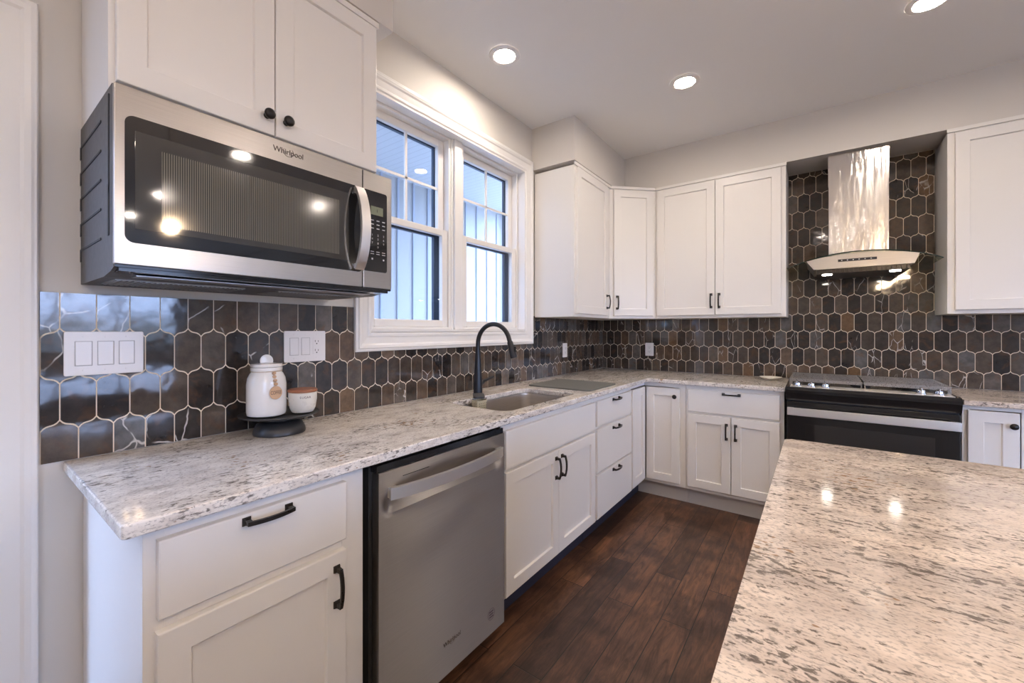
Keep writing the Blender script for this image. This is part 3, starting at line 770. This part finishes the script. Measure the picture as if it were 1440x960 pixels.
c = uppers('wall_cabinet', 'white single-door wall cabinet right of the window', (UF, 2.612, 0), PI/2, .622, UZ0, UZ1, [(.022, .545, .520)], stile=(.03, .075))
# diagonal corner cabinet
c = thing('corner_wall_cabinet', 'white diagonal corner wall cabinet with a single door', 'cabinet', (UF, 3.235, 0), PI/4)
A_ = math.hypot(.281, .281)
bm = bmesh.new(); w = A_
# body in world coordinates transformed to local
def wl(x, y):
    v = Matrix.Rotation(-PI/4, 3, 'Z') @ Vector((x-UF, y-3.235, 0)); return (v.x, v.y)
poly = [wl(UF, 3.236), wl(.610, L-UF), wl(.610, L-.008), wl(.008, L-.008), wl(.008, 3.236)]
prism(bm, poly, UZ0, UZ1)
obj('body', bm, M['cab'], c)
d_ = front('door', c, .030, UZ0+.022, w-.030, UZ1-.012); pull(d_, .055, 1.502, -.020, True)
crown(c, [(0, 0), (w, 0)])
uppers('wall_cabinet', 'wide white two-door wall cabinet on the back wall left of the hood', (.612, L-UF, 0), 0, .893, UZ0, UZ1,
       [(.016, .4455, .4455-.026), (.4485, .865, .4485+.026)])
uppers('wall_cabinet', 'white wall cabinet at the right edge, right of the hood', (2.2875, L-UF, 0), 0, .76, UZ0, UZ1,
       [(.030, .500, .49), (.503, .74, .52)])

# ------------------------------------------------------------------ dishwasher (local frame like the cabinets)
d_ = thing('dishwasher', 'stainless steel dishwasher with curved bar handle between the end cabinet and sink cabinet', 'dishwasher', (BF, .742, 0), PI/2)
bm = bmesh.new(); box(bm, .012, .0, .10, .640, DEP, .868); obj('tub', bm, M['blackm'], d_)
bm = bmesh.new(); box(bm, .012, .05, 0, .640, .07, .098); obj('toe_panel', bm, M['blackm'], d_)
bm = bmesh.new()   # door with scooped pocket behind the handle
x0, x1, zt, zb, fy_ = .024, .642, .8515, .072, -.034
nx, nz = 40, 60
def dep(x, z):
    # pocket: lens between z=.715 and z=.84 around the handle
    u = (x-(x0+x1)/2)/((x1-x0)/2); zc_ = .742 + .0*u; top = .790 + .036*(1-u*u)
    if abs(u) < .93:
        t = (top - z)/.030
        lo = (z - .722)/.02
        k = max(0, min(1, t))*max(0, min(1, lo))*max(0, min(1, (.93-abs(u))/.06)); k = k*k*(3-2*k)
        return .016*k
    return 0
g = [[bm.verts.new((x0+(x1-x0)*i/nx, fy_ + dep(x0+(x1-x0)*i/nx, zb+(zt-zb)*j/nz), zb+(zt-zb)*j/nz)) for i in range(nx+1)] for j in range(nz+1)]
for j in range(nz):
    for i in range(nx): bm.faces.new((g[j][i], g[j][i+1], g[j+1][i+1], g[j+1][i]))
bk = [bm.verts.new(p) for p in ((x0, -.002, zb), (x1, -.002, zb), (x1, -.002, zt), (x0, -.002, zt))]
bm.faces.new([g[0][i] for i in range(nx+1)][::-1] + [bk[0], bk[1]]); bm.faces.new([g[nz][i] for i in range(nx+1)] + [bk[2], bk[3]])
bm.faces.new([g[j][0] for j in range(nz+1)] + [bk[3], bk[0]]); bm.faces.new([g[j][nx] for j in range(nz+1)][::-1] + [bk[1], bk[2]])
bm.faces.new(list(reversed(bk)))
dd = obj('door', bm, M['steeldw'], d_, smooth=True)
bm = bmesh.new(); box(bm, .020, -.030, .8535, .640, .01, .874); obj('control_strip', bm, M['black'], d_)
bm = bmesh.new(); pts = []
for i in range(25):
    t = -1+2*i/24; pts.append(((x0+x1)/2 + t*.277, fy_-.012 - .034*(1-t*t)**.8, .787))
tube(bm, pts, .01, flat=(.036, .014, (0, 0, 1))); bmesh.ops.bevel(bm, geom=[e for e in bm.edges if e.calc_face_angle(0) > 1], offset=.003, segments=2, affect='EDGES')
for s in (-1, 1):
    xx = (x0+x1)/2 + s*.262; box(bm, xx-.014, fy_-.014, .772, xx+.014, fy_+.002, .802)
obj('handle', bm, M['steelbar'], dd, smooth=True)
def brand(parent, x, y, z, size, mat):
    b_ = bmesh.new(); text_bm(b_, 'Whirlpool', size, TXZ(x, y, z) @ Matrix.Diagonal((.95, 1, 1, 1)), .0006)
    pts = []
    for i in range(26):   # the swirl ring around the middle letters
        a = math.radians(150 + 250*i/25); pts.append((x-.05*size + 1.05*size*math.cos(a)*.62, y-.0004, z + size*.05 + .62*size*math.sin(a)))
    tube(b_, pts, size*.028, 6)
    return obj('logo', b_, mat, parent)
brand(dd, .333, fy_-.0012, .183, .022, M['chrome'])
bm = bmesh.new(); lathe(bm, [(.022, 0), (.022, .0003), (.0205, .0003), (.0205, 0)], 32, cap=False)
for k in range(3): box(bm, -.013, -.003+(k-1)*.010, 0, .013, .003+(k-1)*.010, .0003)
xform(bm, Matrix.Translation((.557, fy_-.0003, .150)) @ Matrix.Rotation(PI/2, 4, 'X')); obj('sticker', bm, simple('printed ring sticker', (.16, .12, .15), .4), dd)
bm = bmesh.new(); box(bm, x0+.09, fy_+.0, .822, x0+.20, fy_-.0006, .824); obj('vent_slot', bm, M['slot'], dd)

# ------------------------------------------------------------------ microwave (local: x width, -y front)
MF = .405
mw = thing('microwave_oven', 'stainless over-the-range microwave with black glass door under the wall cabinet', 'microwave', (MF, .2235, 0), PI/2)
MW, Z0, Z1 = .764, 1.4275, 1.8365
bm = bmesh.new()
# body: side profile (y, z) extruded along x; the bottom slopes up to the front
pf = [(0, Z1+.0), (0, Z0-.004), (.030, Z0-.012), (.10, Z0-.020), (MF-.010, Z0-.020), (MF-.010, Z1+.010), (.02, Z1+.010)]
a = [bm.verts.new((.003, y, z)) for y, z in pf]; b = [bm.verts.new((MW-.003, y, z)) for y, z in pf]
bm.faces.new(a); bm.faces.new(list(reversed(b)))
for i in range(len(pf)): bm.faces.new((a[i], b[i], b[(i+1)%len(pf)], a[(i+1)%len(pf)]))
body = obj('body', bm, M['mwside'], mw)
bm = bmesh.new()   # side seams and slots
for (ya, yb, za, zb2) in ((.045, .050, 1.60, 1.83), (.045, .055, 1.50, 1.62)):
    box(bm, .0012, ya, za, .0032, yb+.003, zb2)
for k in range(5):
    z = 1.50+k*.072; box(bm, .0012, .13, z, .0032, MF-.012, z+.005); box(bm, .0012, MF-.022, z-.030, .0032, MF-.012, z)
obj('side_slot', bm, M['slot'], body)
bm = bmesh.new(); zz = Z0-.0205
for (xa, xb) in ((.03, .33), (.43, .73)):
    box(bm, xa, .14, zz-.002, xb, .30, zz+.001)
    n = 26
    for k in range(n): xx = xa+.006+(xb-xa-.012)*k/(n-1); box(bm, xx-.0025, .145, zz-.004, xx+.0025, .295, zz-.001)
box(bm, .05, .04, zz+.001, .71, .085, zz+.004)
obj('grease_filter', bm, simple('aluminium grease filter', (.40, .39, .38), .35, .8), body)
bm = bmesh.new(); box(bm, .002, -.012, Z0-.006, MW-.002, .0, Z0+.004); box(bm, .01, -.006, Z0-.014, MW-.01, .05, Z0-.006); obj('lower_lip', bm, M['black'], body)
SPL = .641
def slab_bulge(bm, xa, xb, za, zb, th=.030, sag=.006, curve=True):
    """door slab whose front bows slightly outwards"""
    n = 20
    def fy2(x): u = (x/MW)*2-1; return -th - (sag*(1-u*u) if curve else 0)
    poly = [(xa, -.001)] + [(xa+(xb-xa)*i/n, fy2(xa+(xb-xa)*i/n)) for i in range(n+1)] + [(xb, -.001)]
    prism(bm, poly, za, zb, .002)
def fyf(x, off=0): u = (x/MW)*2-1; return -.030*0 - .016 - .0*u - off
bm = bmesh.new(); box(bm, 0, -.016, Z0, SPL-.0015, -.001, Z1, .003)
md = obj('door', bm, M['steel'], mw, smooth=True)
bm = bmesh.new(); prism(bm, [(x, -z) for x, z in rrect(.018, 1.479, SPL-.001, 1.771, .018, 6)], .016, .0172)
xform(bm, Matrix.Rotation(PI/2, 4, 'X')); 
# prism polygon used (x,-z): rotate so that polygon y -> z
for v in bm.verts: v.co = Vector((v.co.x, -abs(v.co.y) if abs(v.co.y) < .1 else v.co.y, abs(v.co.z)))
wd = obj('window', bm, M['mwglass'], md)
bm = bmesh.new(); box(bm, .036, -.0178, 1.512, SPL-.055, -.0171, 1.738, .0003, 1); obj('inner_glass', bm, M['mwinner'], wd)
bm = bmesh.new(); box(bm, .085, -.0184, 1.528, SPL-.090, -.0177, 1.706, .0003, 1); obj('screen', bm, M['mwscreen'], wd)
brand(md, .387, -.0168, 1.8065, .0225, M['ink'])
bm = bmesh.new(); pts = []
for i in range(25):
    t = -1+2*i/24; pts.append((SPL-.022 , -.026 - .040*(1-t*t)**.8, 1.625 + t*.138))
tube(bm, pts, .01, flat=(.034, .010, (1, 0, 0))); bmesh.ops.bevel(bm, geom=[e for e in bm.edges if e.calc_face_angle(0) > 1], offset=.0025, segments=2, affect='EDGES')
for s in (-1, 1): z = 1.625+s*.128; box(bm, SPL-.035, -.030, z-.009, SPL-.009, -.0165, z+.009, .002)
obj('handle', bm, M['steelbar'], md, smooth=True)
bm = bmesh.new(); box(bm, SPL+.0015, -.016, Z0, MW, -.001, Z1, .003); cp = obj('control_panel', bm, M['steel'], mw, smooth=True)
bm = bmesh.new(); prism(bm, [(x, z) for x, z in rrect(SPL+.003, 1.486, MW-.022, 1.771, .008, 5)], .0158, .0168)
for v in bm.verts: v.co = Vector((v.co.x, -v.co.z, v.co.y))
kp = obj('keypad', bm, M['mwglass'], cp)
bm = bmesh.new(); box(bm, SPL+.032, -.0176, 1.688, MW-.040, -.0167, 1.718); obj('display', bm, M['lcd'], kp)
bm = bmesh.new()
for r_ in range(3):
    for k in range(3): xx = SPL+.038+k*.024; zz = 1.668-r_*.014; box(bm, xx-.006, -.0174, zz-.0016, xx+.006, -.0167, zz+.0016)
for r_, row in enumerate(('123', '456', '789', '0')):
    for k, ch in enumerate(row):
        text_bm(bm, ch, .010, TXZ(SPL+.038+(k if len(row) > 1 else 1)*.024, -.0171, 1.616-r_*.014), .0002)
for k in range(3):
    xx = SPL+.038+k*.024; box(bm, xx-.007, -.0174, 1.548, xx+.007, -.0167, 1.550); box(bm, xx-.007, -.0174, 1.556, xx+.007, -.0167, 1.558)
    if k != 1: box(bm, xx-.003, -.0174, 1.528, xx+.003, -.0167, 1.534)
obj('key_print', bm, M['grey'], kp)
text('display_digit', '1', .016, M['ink'], kp, TXZ(SPL+.058, -.0179, 1.703))

# ------------------------------------------------------------------ range (local: x width, -y front; placed at the range-wall)
RG = thing('gas_range', 'black and stainless slide-in gas range under the glass canopy hood', 'range', (1.5195, L, 0), 0)
RW = .766; rf = -.650
bm = bmesh.new(); box(bm, .004, rf+.03, .03, RW-.004, -.02, .905); box(bm, .03, rf+.06, 0, RW-.03, -.05, .03); obj('body', bm, M['blackm'], RG)
bm = bmesh.new(); box(bm, 0, rf+.008, .905, RW, -.012, .921, .003)   # cooktop
ck = obj('cooktop', bm, M['black'], RG, smooth=True)
bm = bmesh.new()
prof = [(rf+.050, .924), (rf-.004, .921), (rf-.022, .905), (rf-.020, .888), (rf-.004, .842), (rf+.02, .838), (rf+.050, .905)]
a = [bm.verts.new((.0, y, z)) for y, z in prof]; b = [bm.verts.new((RW, y, z)) for y, z in prof]
bm.faces.new(a); bm.faces.new(list(reversed(b)))
for i in range(len(prof)): bm.faces.new((a[i], b[i], b[(i+1)%len(prof)], a[(i+1)%len(prof)]))
obj('control_panel', bm, M['black'], RG)
bm = bmesh.new(); box(bm, .022, rf+.002, .9215, .30, rf+.125, .9265, .002); box(bm, .30, rf+.055, .9215, .50, rf+.125, .9265, .002); box(bm, .50, rf+.002, .9215, RW-.022, rf+.125, .9265, .002); box(bm, .24, rf+.0, .9215, .53, rf+.050, .9255, .002)
obj('control_fascia', bm, M['steelbar'], RG, smooth=True)
for x, y in ((.058, .050), (.130, .050), (.200, .050), (.620, .050), (.690, .050)):
    bm = bmesh.new(); lathe(bm, [(.024, 0), (.024, .004), (.018, .006), (.017, .018), (.015, .020), (.0001, .020)], 24)
    box(bm, -.0045, -.017, .010, .0045, .017, .030, .002)
    o = obj('knob', bm, M['chrome'], RG, smooth=True); o.location = (x, rf+y, .9268)
# burner grates: two wide cast-iron halves
for (xa, xb) in ((.022, .379), (.384, RW-.022)):
    bm = bmesh.new(); ya, yb = rf+.135, -.055
    for y in (ya, yb): tube(bm, [(xa, y, .955), (xb, y, .955)], .01, flat=(.020, .016, (0, 0, 1)))
    for x in (xa, (xa+xb)/2, xb): tube(bm, [(x, ya, .955), (x, yb, .955)], .01, flat=(.020, .016, (0, 0, 1)))
    for k in range(1, 9):
        y = ya+(yb-ya)*k/9; tube(bm, [(xa, y, .960), (xb, y, .960)], .005, flat=(.015, .010, (0, 0, 1)))
    for x in (xa, xb):
        for y in (ya, yb): box(bm, x-.008, y-.008, .9215, x+.008, y+.008, .95)
    obj('grate', bm, M['iron'], RG)
for x, y, r_ in ((.17, .23, .045), (.17, .48, .038), (.383, .36, .05), (.60, .23, .04), (.60, .48, .045)):
    bm = bmesh.new(); lathe(bm, [(r_, .9215), (r_, .930), (r_*.8, .934), (r_*.75, .942), (.0001, .943)], 28, (x, rf+y)); obj('burner', bm, M['blackm'], RG, smooth=True)
bm = bmesh.new(); box(bm, .006, rf-.012, .20, RW-.006, rf+.028, .832, .003); od = obj('oven_door', bm, M['black'], RG, smooth=True)
bm = bmesh.new(); box(bm, .10, rf-.0135, .30, RW-.10, rf-.0118, .70, .0004, 1); obj('oven_window', bm, M['mwglass'], od)
bm = bmesh.new(); box(bm, .010, rf-.055, .752, RW-.010, rf-.043, .800, .003)
for x in (.010, RW-.042): box(bm, x, rf-.050, .756, x+.032, rf-.011, .796, .002)
obj('handle', bm, M['steelbar'], od, smooth=True)
bm = bmesh.new(); box(bm, .006, rf-.010, .04, RW-.006, rf+.028, .192, .003); obj('storage_drawer', bm, M['steel'], RG, smooth=True)

# ------------------------------------------------------------------ hood
HX = 1.890
hd = thing('range_hood', 'stainless chimney range hood with curved glass canopy above the range', 'range hood', (HX, L, 0))
bm = bmesh.new(); box(bm, -.152, -.285, 2.235, .152, -.008, 2.450, .001); box(bm, -.149, -.282, 2.20, .149, -.008, 2.26); obj('upper_chimney', bm, M['steelh'], hd)
bm = bmesh.new(); box(bm, -.150, -.288, 1.765, .150, -.008, 2.245, .001)
for v in bm.verts:
    pass
obj('chimney', bm, M['steelh'], hd)
bm = bmesh.new()   # body: tapered box under the glass
def hood_ring(hw0, hw1, z, yf): return [(-hw0, -.012, z), (hw1, -.012, z), (hw1, yf, z), (-hw0, yf, z)]
N_ = 24
topc = []; 
def zarc(x): return 1.772 - .066*(abs(x)/.375)**2
def section(yf, dz):  pass
fr_t = [(-.268+.536*i/N_) for i in range(N_+1)]
yf = -.440
T1 = [bm.verts.new((x, yf, zarc(x)-.008)) for x in fr_t]
B1 = [bm.verts.new((x*.238/.268+.008, yf-.004, 1.672)) for x in fr_t]
T0 = [bm.verts.new((x, -.012, zarc(x)-.008)) for x in fr_t]
B0 = [bm.verts.new((x*.238/.268+.008, -.012, 1.672)) for x in fr_t]
for i in range(N_):
    bm.faces.new((T1[i], T1[i+1], B1[i+1], B1[i])); bm.faces.new((T0[i], T0[i+1], B0[i+1], B0[i]))
    bm.faces.new((T1[i], T1[i+1], T0[i+1], T0[i])); bm.faces.new((B1[i], B1[i+1], B0[i+1], B0[i]))
for k in (0, N_): bm.faces.new((T1[k], B1[k], B0[k], T0[k]))
hb = obj('canopy_body', bm, M['steel'], hd)
bm = bmesh.new(); box(bm, -.215, -.425, 1.644, .228, -.03, 1.6715)
for k in range(20): x = -.205+k*.022; box(bm, x, -.435, 1.646, x+.010, -.422, 1.668)
obj('baffle_filter', bm, simple('dark baffle filter', (.06, .055, .05), .3, .8), hd)
bm = bmesh.new(); box(bm, -.105, yf-.0065, 1.712, .080, yf-.001, 1.727, .001); ctl = obj('control_strip', bm, M['blackm'], hb)
bm = bmesh.new()
bm.free()
for k in range(6):
    bm = bmesh.new(); x = -.09+k*.028; box(bm, x, yf-.0072, 1.717, x+.006, yf-.0064, 1.722); obj('button', bm, M['grey'], ctl)
for s in (-1, 1):
    bm = bmesh.new(); lathe(bm, [(.026, 1.6400), (.026, 1.6436)], 24, (s*.165+.006, -.36)); obj('lamp', bm, M['hoodlamp'], hd)
bm = bmesh.new()   # curved glass canopy
n = 40; G = []
for (yy_fn, dz) in (((lambda x: -.455 + .10*(abs(x)/.38)**3), .0), ((lambda x: -.012), .0)):
    for h in (0, .006):
        G.append([bm.verts.new((x, yy_fn(x), zarc(x)-.006+h)) for x in [(-.376+.752*i/n) for i in range(n+1)]])
f0, f1, r0, r1 = G[0], G[1], G[2], G[3]
for i in range(n):
    bm.faces.new((f0[i], f0[i+1], f1[i+1], f1[i])); bm.faces.new((r0[i], r1[i], r1[i+1], r0[i+1]))
    bm.faces.new((f1[i], f1[i+1], r1[i+1], r1[i])); bm.faces.new((f0[i], r0[i], r0[i+1], f0[i+1]))
for k in (0, n): bm.faces.new((f0[k], f1[k], r1[k], r0[k]))
obj('glass_canopy', bm, M['hglass'], hd, smooth=True)
bm = bmesh.new(); pts = [(x, -.457 + .10*(abs(x)/.38)**3, zarc(x)-.003) for x in [(-.377+.754*i/n) for i in range(n+1)]]
tube(bm, pts, .0032, 6); obj('glass_edge', bm, simple('dark green glass edge', (.02, .04, .03), .1), hd)

# ------------------------------------------------------------------ electrical plates
def plate(name, label, loc, rot, w, h, gangs):
    t = thing(name, label, 'switch' if name.startswith('switch') else 'outlet', loc, rot)
    bm = bmesh.new(); rr_ = rrect(-w/2, -h/2, w/2, h/2, .005, 4)
    prism(bm, rr_, .0, .006, .0015); 
    for v in bm.verts: v.co = Vector((v.co.x, -v.co.z, v.co.y))
    obj('plate', bm, M['white_plastic'], t, smooth=True)
    n = len(gangs)
    for i, k in enumerate(gangs):
        x = (i-(n-1)/2)*.0465
        bm = bmesh.new()
        if k == 's':
            box(bm, x-.0165, -.0085, -.0335, x+.0165, -.0061, .0335, .001)
            vs = bm.verts
            for v in vs:
                if v.co.y < -.008 and v.co.z > 0: v.co.y += .0014
            r_ = obj('rocker', bm, M['white_plastic'], t)
            bm = bmesh.new()
            for (a0, b0, a1, b1) in ((x-.0182, -.0352, x-.0170, .0352), (x+.0170, -.0352, x+.0182, .0352), (x-.0170, -.0352, x+.0170, -.0340), (x-.0170, .0340, x+.0170, .0352)):
                box(bm, a0, -.0063, b0, a1, -.0058, b1)
            obj('rocker_gap', bm, simple('grey seam', (.30, .29, .29), .5) if 'seam' not in M else M['seam'], t)
        else:
            box(bm, x-.0165, -.0075, -.0335, x+.0165, -.0061, .0335, .001); r_ = obj('receptacle', bm, M['white_plastic'], t)
            for s in (-1, 1):
                zc = s*.0185
                for q in ((x-.0075, zc-.002, x-.0055, zc+.006), (x+.0055, zc-.002, x+.0075, zc+.005), (x-.0022, zc-.0105, x+.0022, zc-.006)):
                    bm = bmesh.new(); box(bm, q[0], -.0079, q[1], q[2], -.0074, q[3]); obj('slot', bm, M['slot'], r_)
    for i in range(n):
        x = (i-(n-1)/2)*.0465
        for s in (-1, 1):
            bm = bmesh.new(); lathe(bm, [(.0028, .006), (.0028, .0072), (.0001, .0074)], 10, (x, s*.048))
            for v in bm.verts: v.co = Vector((v.co.x, -v.co.z, v.co.y))
            obj('screw', bm, M['white_plastic'], t)
    return t
M['seam'] = simple('grey seam', (.30, .29, .29), .5)
plate('switch_plate', 'white three-gang rocker switch plate on the tiles at far left', (.0062, .2785, 1.2115), PI/2, .172, .125, 'sss')
plate('switch_plate', 'white plate with two rockers and an outlet on the tiles above the canisters', (.0062, .877, 1.2125), PI/2, .172, .125, 'sso')
plate('outlet_plate', 'small white outlet plate on the window wall tiles near the corner', (.0062, 3.070, 1.113), PI/2, .072, .116, 'o')
plate('outlet_plate', 'small white outlet plate on the back wall tiles', (.459, L-.0062, 1.105), 0, .075, .118, 'o')

# ------------------------------------------------------------------ cake stand, jar, sugar bowl
sx_, sy_ = .147, .712
st = thing('cake_stand', 'black pedestal cake stand on the counter below the switch plates', 'stand', (sx_, sy_, ZC+.0005))
bm = bmesh.new(); lathe(bm, [(.083, 0), (.0845, .004), (.083, .014), (.074, .034), (.062, .043), (.050, .0465), (.050, .052), (.001, .052)], 48); obj('base', bm, M['stand'], st, smooth=True)
bm = bmesh.new(); lathe(bm, [(.001, .0525), (.060, .0525), (.110, .060), (.1275, .0665), (.1285, .070), (.1265, .0705), (.112, .0655), (.060, .0635), (.001, .0635)], 56, cap=False); obj('plate', bm, M['stand'], st, smooth=True)
ZJ = ZC+.0665
jx, jy = .134, .673
jr = thing('coffee_jar', 'white ceramic coffee canister with wooden bead tag standing on the black stand', 'jar', (jx, jy, ZJ)); jr.scale = (.97, .97, 1.05)
bm = bmesh.new()
lathe(bm, [(.056, 0), (.062, .004), (.0645, .014), (.0645, .105), (.061, .125), (.054, .139), (.0495, .145), (.0495, .150), (.0515, .151), (.0515, .160), (.049, .161)], 48)
jb = obj('body', bm, M['ceramic'], jr, smooth=True)
bm = bmesh.new(); lathe(bm, [(.049, .1615), (.051, .163), (.052, .167), (.050, .172), (.028, .1745), (.0001, .176)], 40)
ld = obj('lid', bm, M['ceramic'], jr, smooth=True)
bm = bmesh.new(); lathe(bm, [(.021, 0), (.021, .009), (.017, .0105), (.0001, .011)], 26); xform(bm, Matrix.Translation((0, 0, .1755+.006)) @ Matrix.Rotation(1.15, 4, 'Z') @ Matrix.Translation((0, .0055, 0)) @ Matrix.Rotation(PI/2, 4, 'X'))
for v in list(bm.verts):
    if v.co.z < .1745: v.co.z = .1745
obj('lid_knob', bm, M['ceramic'], ld, smooth=True)
vd = Vector((1.681-jx, -jy, 0)).normalized()      # facing roughly the room
ang = math.atan2(vd.y, vd.x) + .42
def around(r, da, z): return (r*math.cos(ang+da), r*math.sin(ang+da), z)
bm = bmesh.new(); tube(bm, [around(.0505, 2*PI*i/40, .1475) for i in range(41)], .0011, 6, cap=False); obj('string', bm, M['string'], jr)
for k in range(4):
    bm = bmesh.new(); bmesh.ops.create_icosphere(bm, subdivisions=2, radius=.0068)
    r_ = (.0565, .0590, .0650, .0700)[k]; bmesh.ops.scale(bm, vec=(1, 1, .85), verts=bm.verts); xform(bm, Matrix.Translation(around(r_, .0, .1425 - k*.0115))); obj('bead', bm, M['woodtag'], jr, smooth=True)
bm = bmesh.new(); lathe(bm, [(.0205, -.002), (.0215, -.001), (.0215, .001), (.0205, .002)], 32)
mt_ = Matrix.Translation(around(.0695, .0, .0800)) @ Matrix.Rotation(ang + PI/2, 4, 'Z') @ Matrix.Rotation(PI/2, 4, 'X')
xform(bm, mt_); tg_ = obj('wooden_tag', bm, M['woodtag'], jr, smooth=True)
text('lettering', 'COFFEE', .0125, M['ink'], tg_, mt_ @ Matrix.Translation((0, 0, .0023)) @ Matrix.Diagonal((.85, 1.35, 1, 1)), .0002)
bx_, by_ = .182, .777
sb = thing('sugar_bowl', 'small cream sugar bowl with reddish wooden lid on the black stand', 'bowl', (bx_, by_, ZJ))
bm = bmesh.new(); lathe(bm, [(.030, .0), (.036, .003), (.043, .018), (.0475, .050), (.0475, .073), (.0465, .074)], 44); sbo = obj('body', bm, M['cream'], sb, smooth=True)
bm = bmesh.new(); lathe(bm, [(.0475, .0745), (.0495, .076), (.0495, .082), (.047, .0845), (.0001, .085)], 44); obj('lid', bm, M['woodlid'], sb, smooth=True)
a2 = math.atan2(-by_, 1.681-bx_) + .18; s_ = 'SUGAR'
bm = bmesh.new()
for i, ch in enumerate(s_):
    aa = a2 + (i-2)*.165; rr_ = .0478
    text_bm(bm, ch, .0105, Matrix.Translation((rr_*math.cos(aa), rr_*math.sin(aa), .058)) @ Matrix.Rotation(aa+PI/2, 4, 'Z') @ Matrix.Rotation(PI/2, 4, 'X'), .0003)
obj('lettering', bm, M['ink'], sbo)

# spoon rest beside the range
sr = thing('spoon_rest', 'small cream ceramic dish on the back counter just left of the range', 'dish', (1.405, 3.63, ZC+.0005))
bm = bmesh.new(); n = 36
prof = [(.030, 0), (.034, .003), (.055, .016), (.062, .022), (.060, .023), (.052, .017), (.03, .006), (.0001, .005)]
lathe(bm, prof, n)
for v in bm.verts:
    v.co.x *= 1.15; v.co.z *= 1 - .35*math.exp(-((math.atan2(v.co.y, v.co.x)+PI/2)/.5)**2)*(1 if math.hypot(v.co.x, v.co.y) > .04 else 0)
obj('dish', bm, M['cream'], sr, smooth=True)

# ------------------------------------------------------------------ lights that the room has
cans = [((.335, 1.800), 'lit recessed ceiling light above the window'), ((1.049, 2.636), 'lit recessed ceiling light near the middle of the ceiling'),
        ((2.084, 2.649), 'lit recessed ceiling light at the top right corner of the photo')]
hidden = [(3.05, 1.49), (1.75, -.55), (3.9, 2.65), (4.9, 1.40), (6.2, 1.40), (7.5, 1.40), (3.05, -1.2), (1.0, -1.4), (1.0, -2.8), (5.0, -1.6), (7.0, -1.6)]
def can(x, y, label):
    t = thing('recessed_light', label, 'ceiling light', (x, y, 2.757), 0, None)
    bm = bmesh.new(); lathe(bm, [(.056, -.002), (.056, -.007), (.060, -.009), (.082, -.005), (.084, -.0005)], 40, cap=False); obj('trim_ring', bm, M['trim'], t, smooth=True)
    bm = bmesh.new(); lathe(bm, [(.0558, -.0045), (.0558, -.0015)], 40); obj('lens', bm, M['lens'], t)
    return t
for (x, y), lb in cans: can(x, y, lb)
for (x, y) in hidden:
    t = can(x, y, 'lit recessed ceiling light of the room behind the camera'); t['group'] = 'ceiling lights behind the camera'
for (x, y) in ((2.45, .85), (2.45, .1), (2.45, -.65)):
    t = thing('pendant_lamp', 'small warm globe pendant hanging over the island', 'lamp', (x, y, 1.93), 0, 'pendants over the island')
    bm = bmesh.new(); bmesh.ops.create_uvsphere(bm, u_segments=20, v_segments=14, radius=.038); obj('bulb', bm, M['bulb'], t, smooth=True)
    bm = bmesh.new(); lathe(bm, [(.02, .039), (.02, .09), (.004, .10), (.004, .815), (.05, .8155), (.05, .826)], 20); obj('stem', bm, M['blackm'], t, smooth=True)
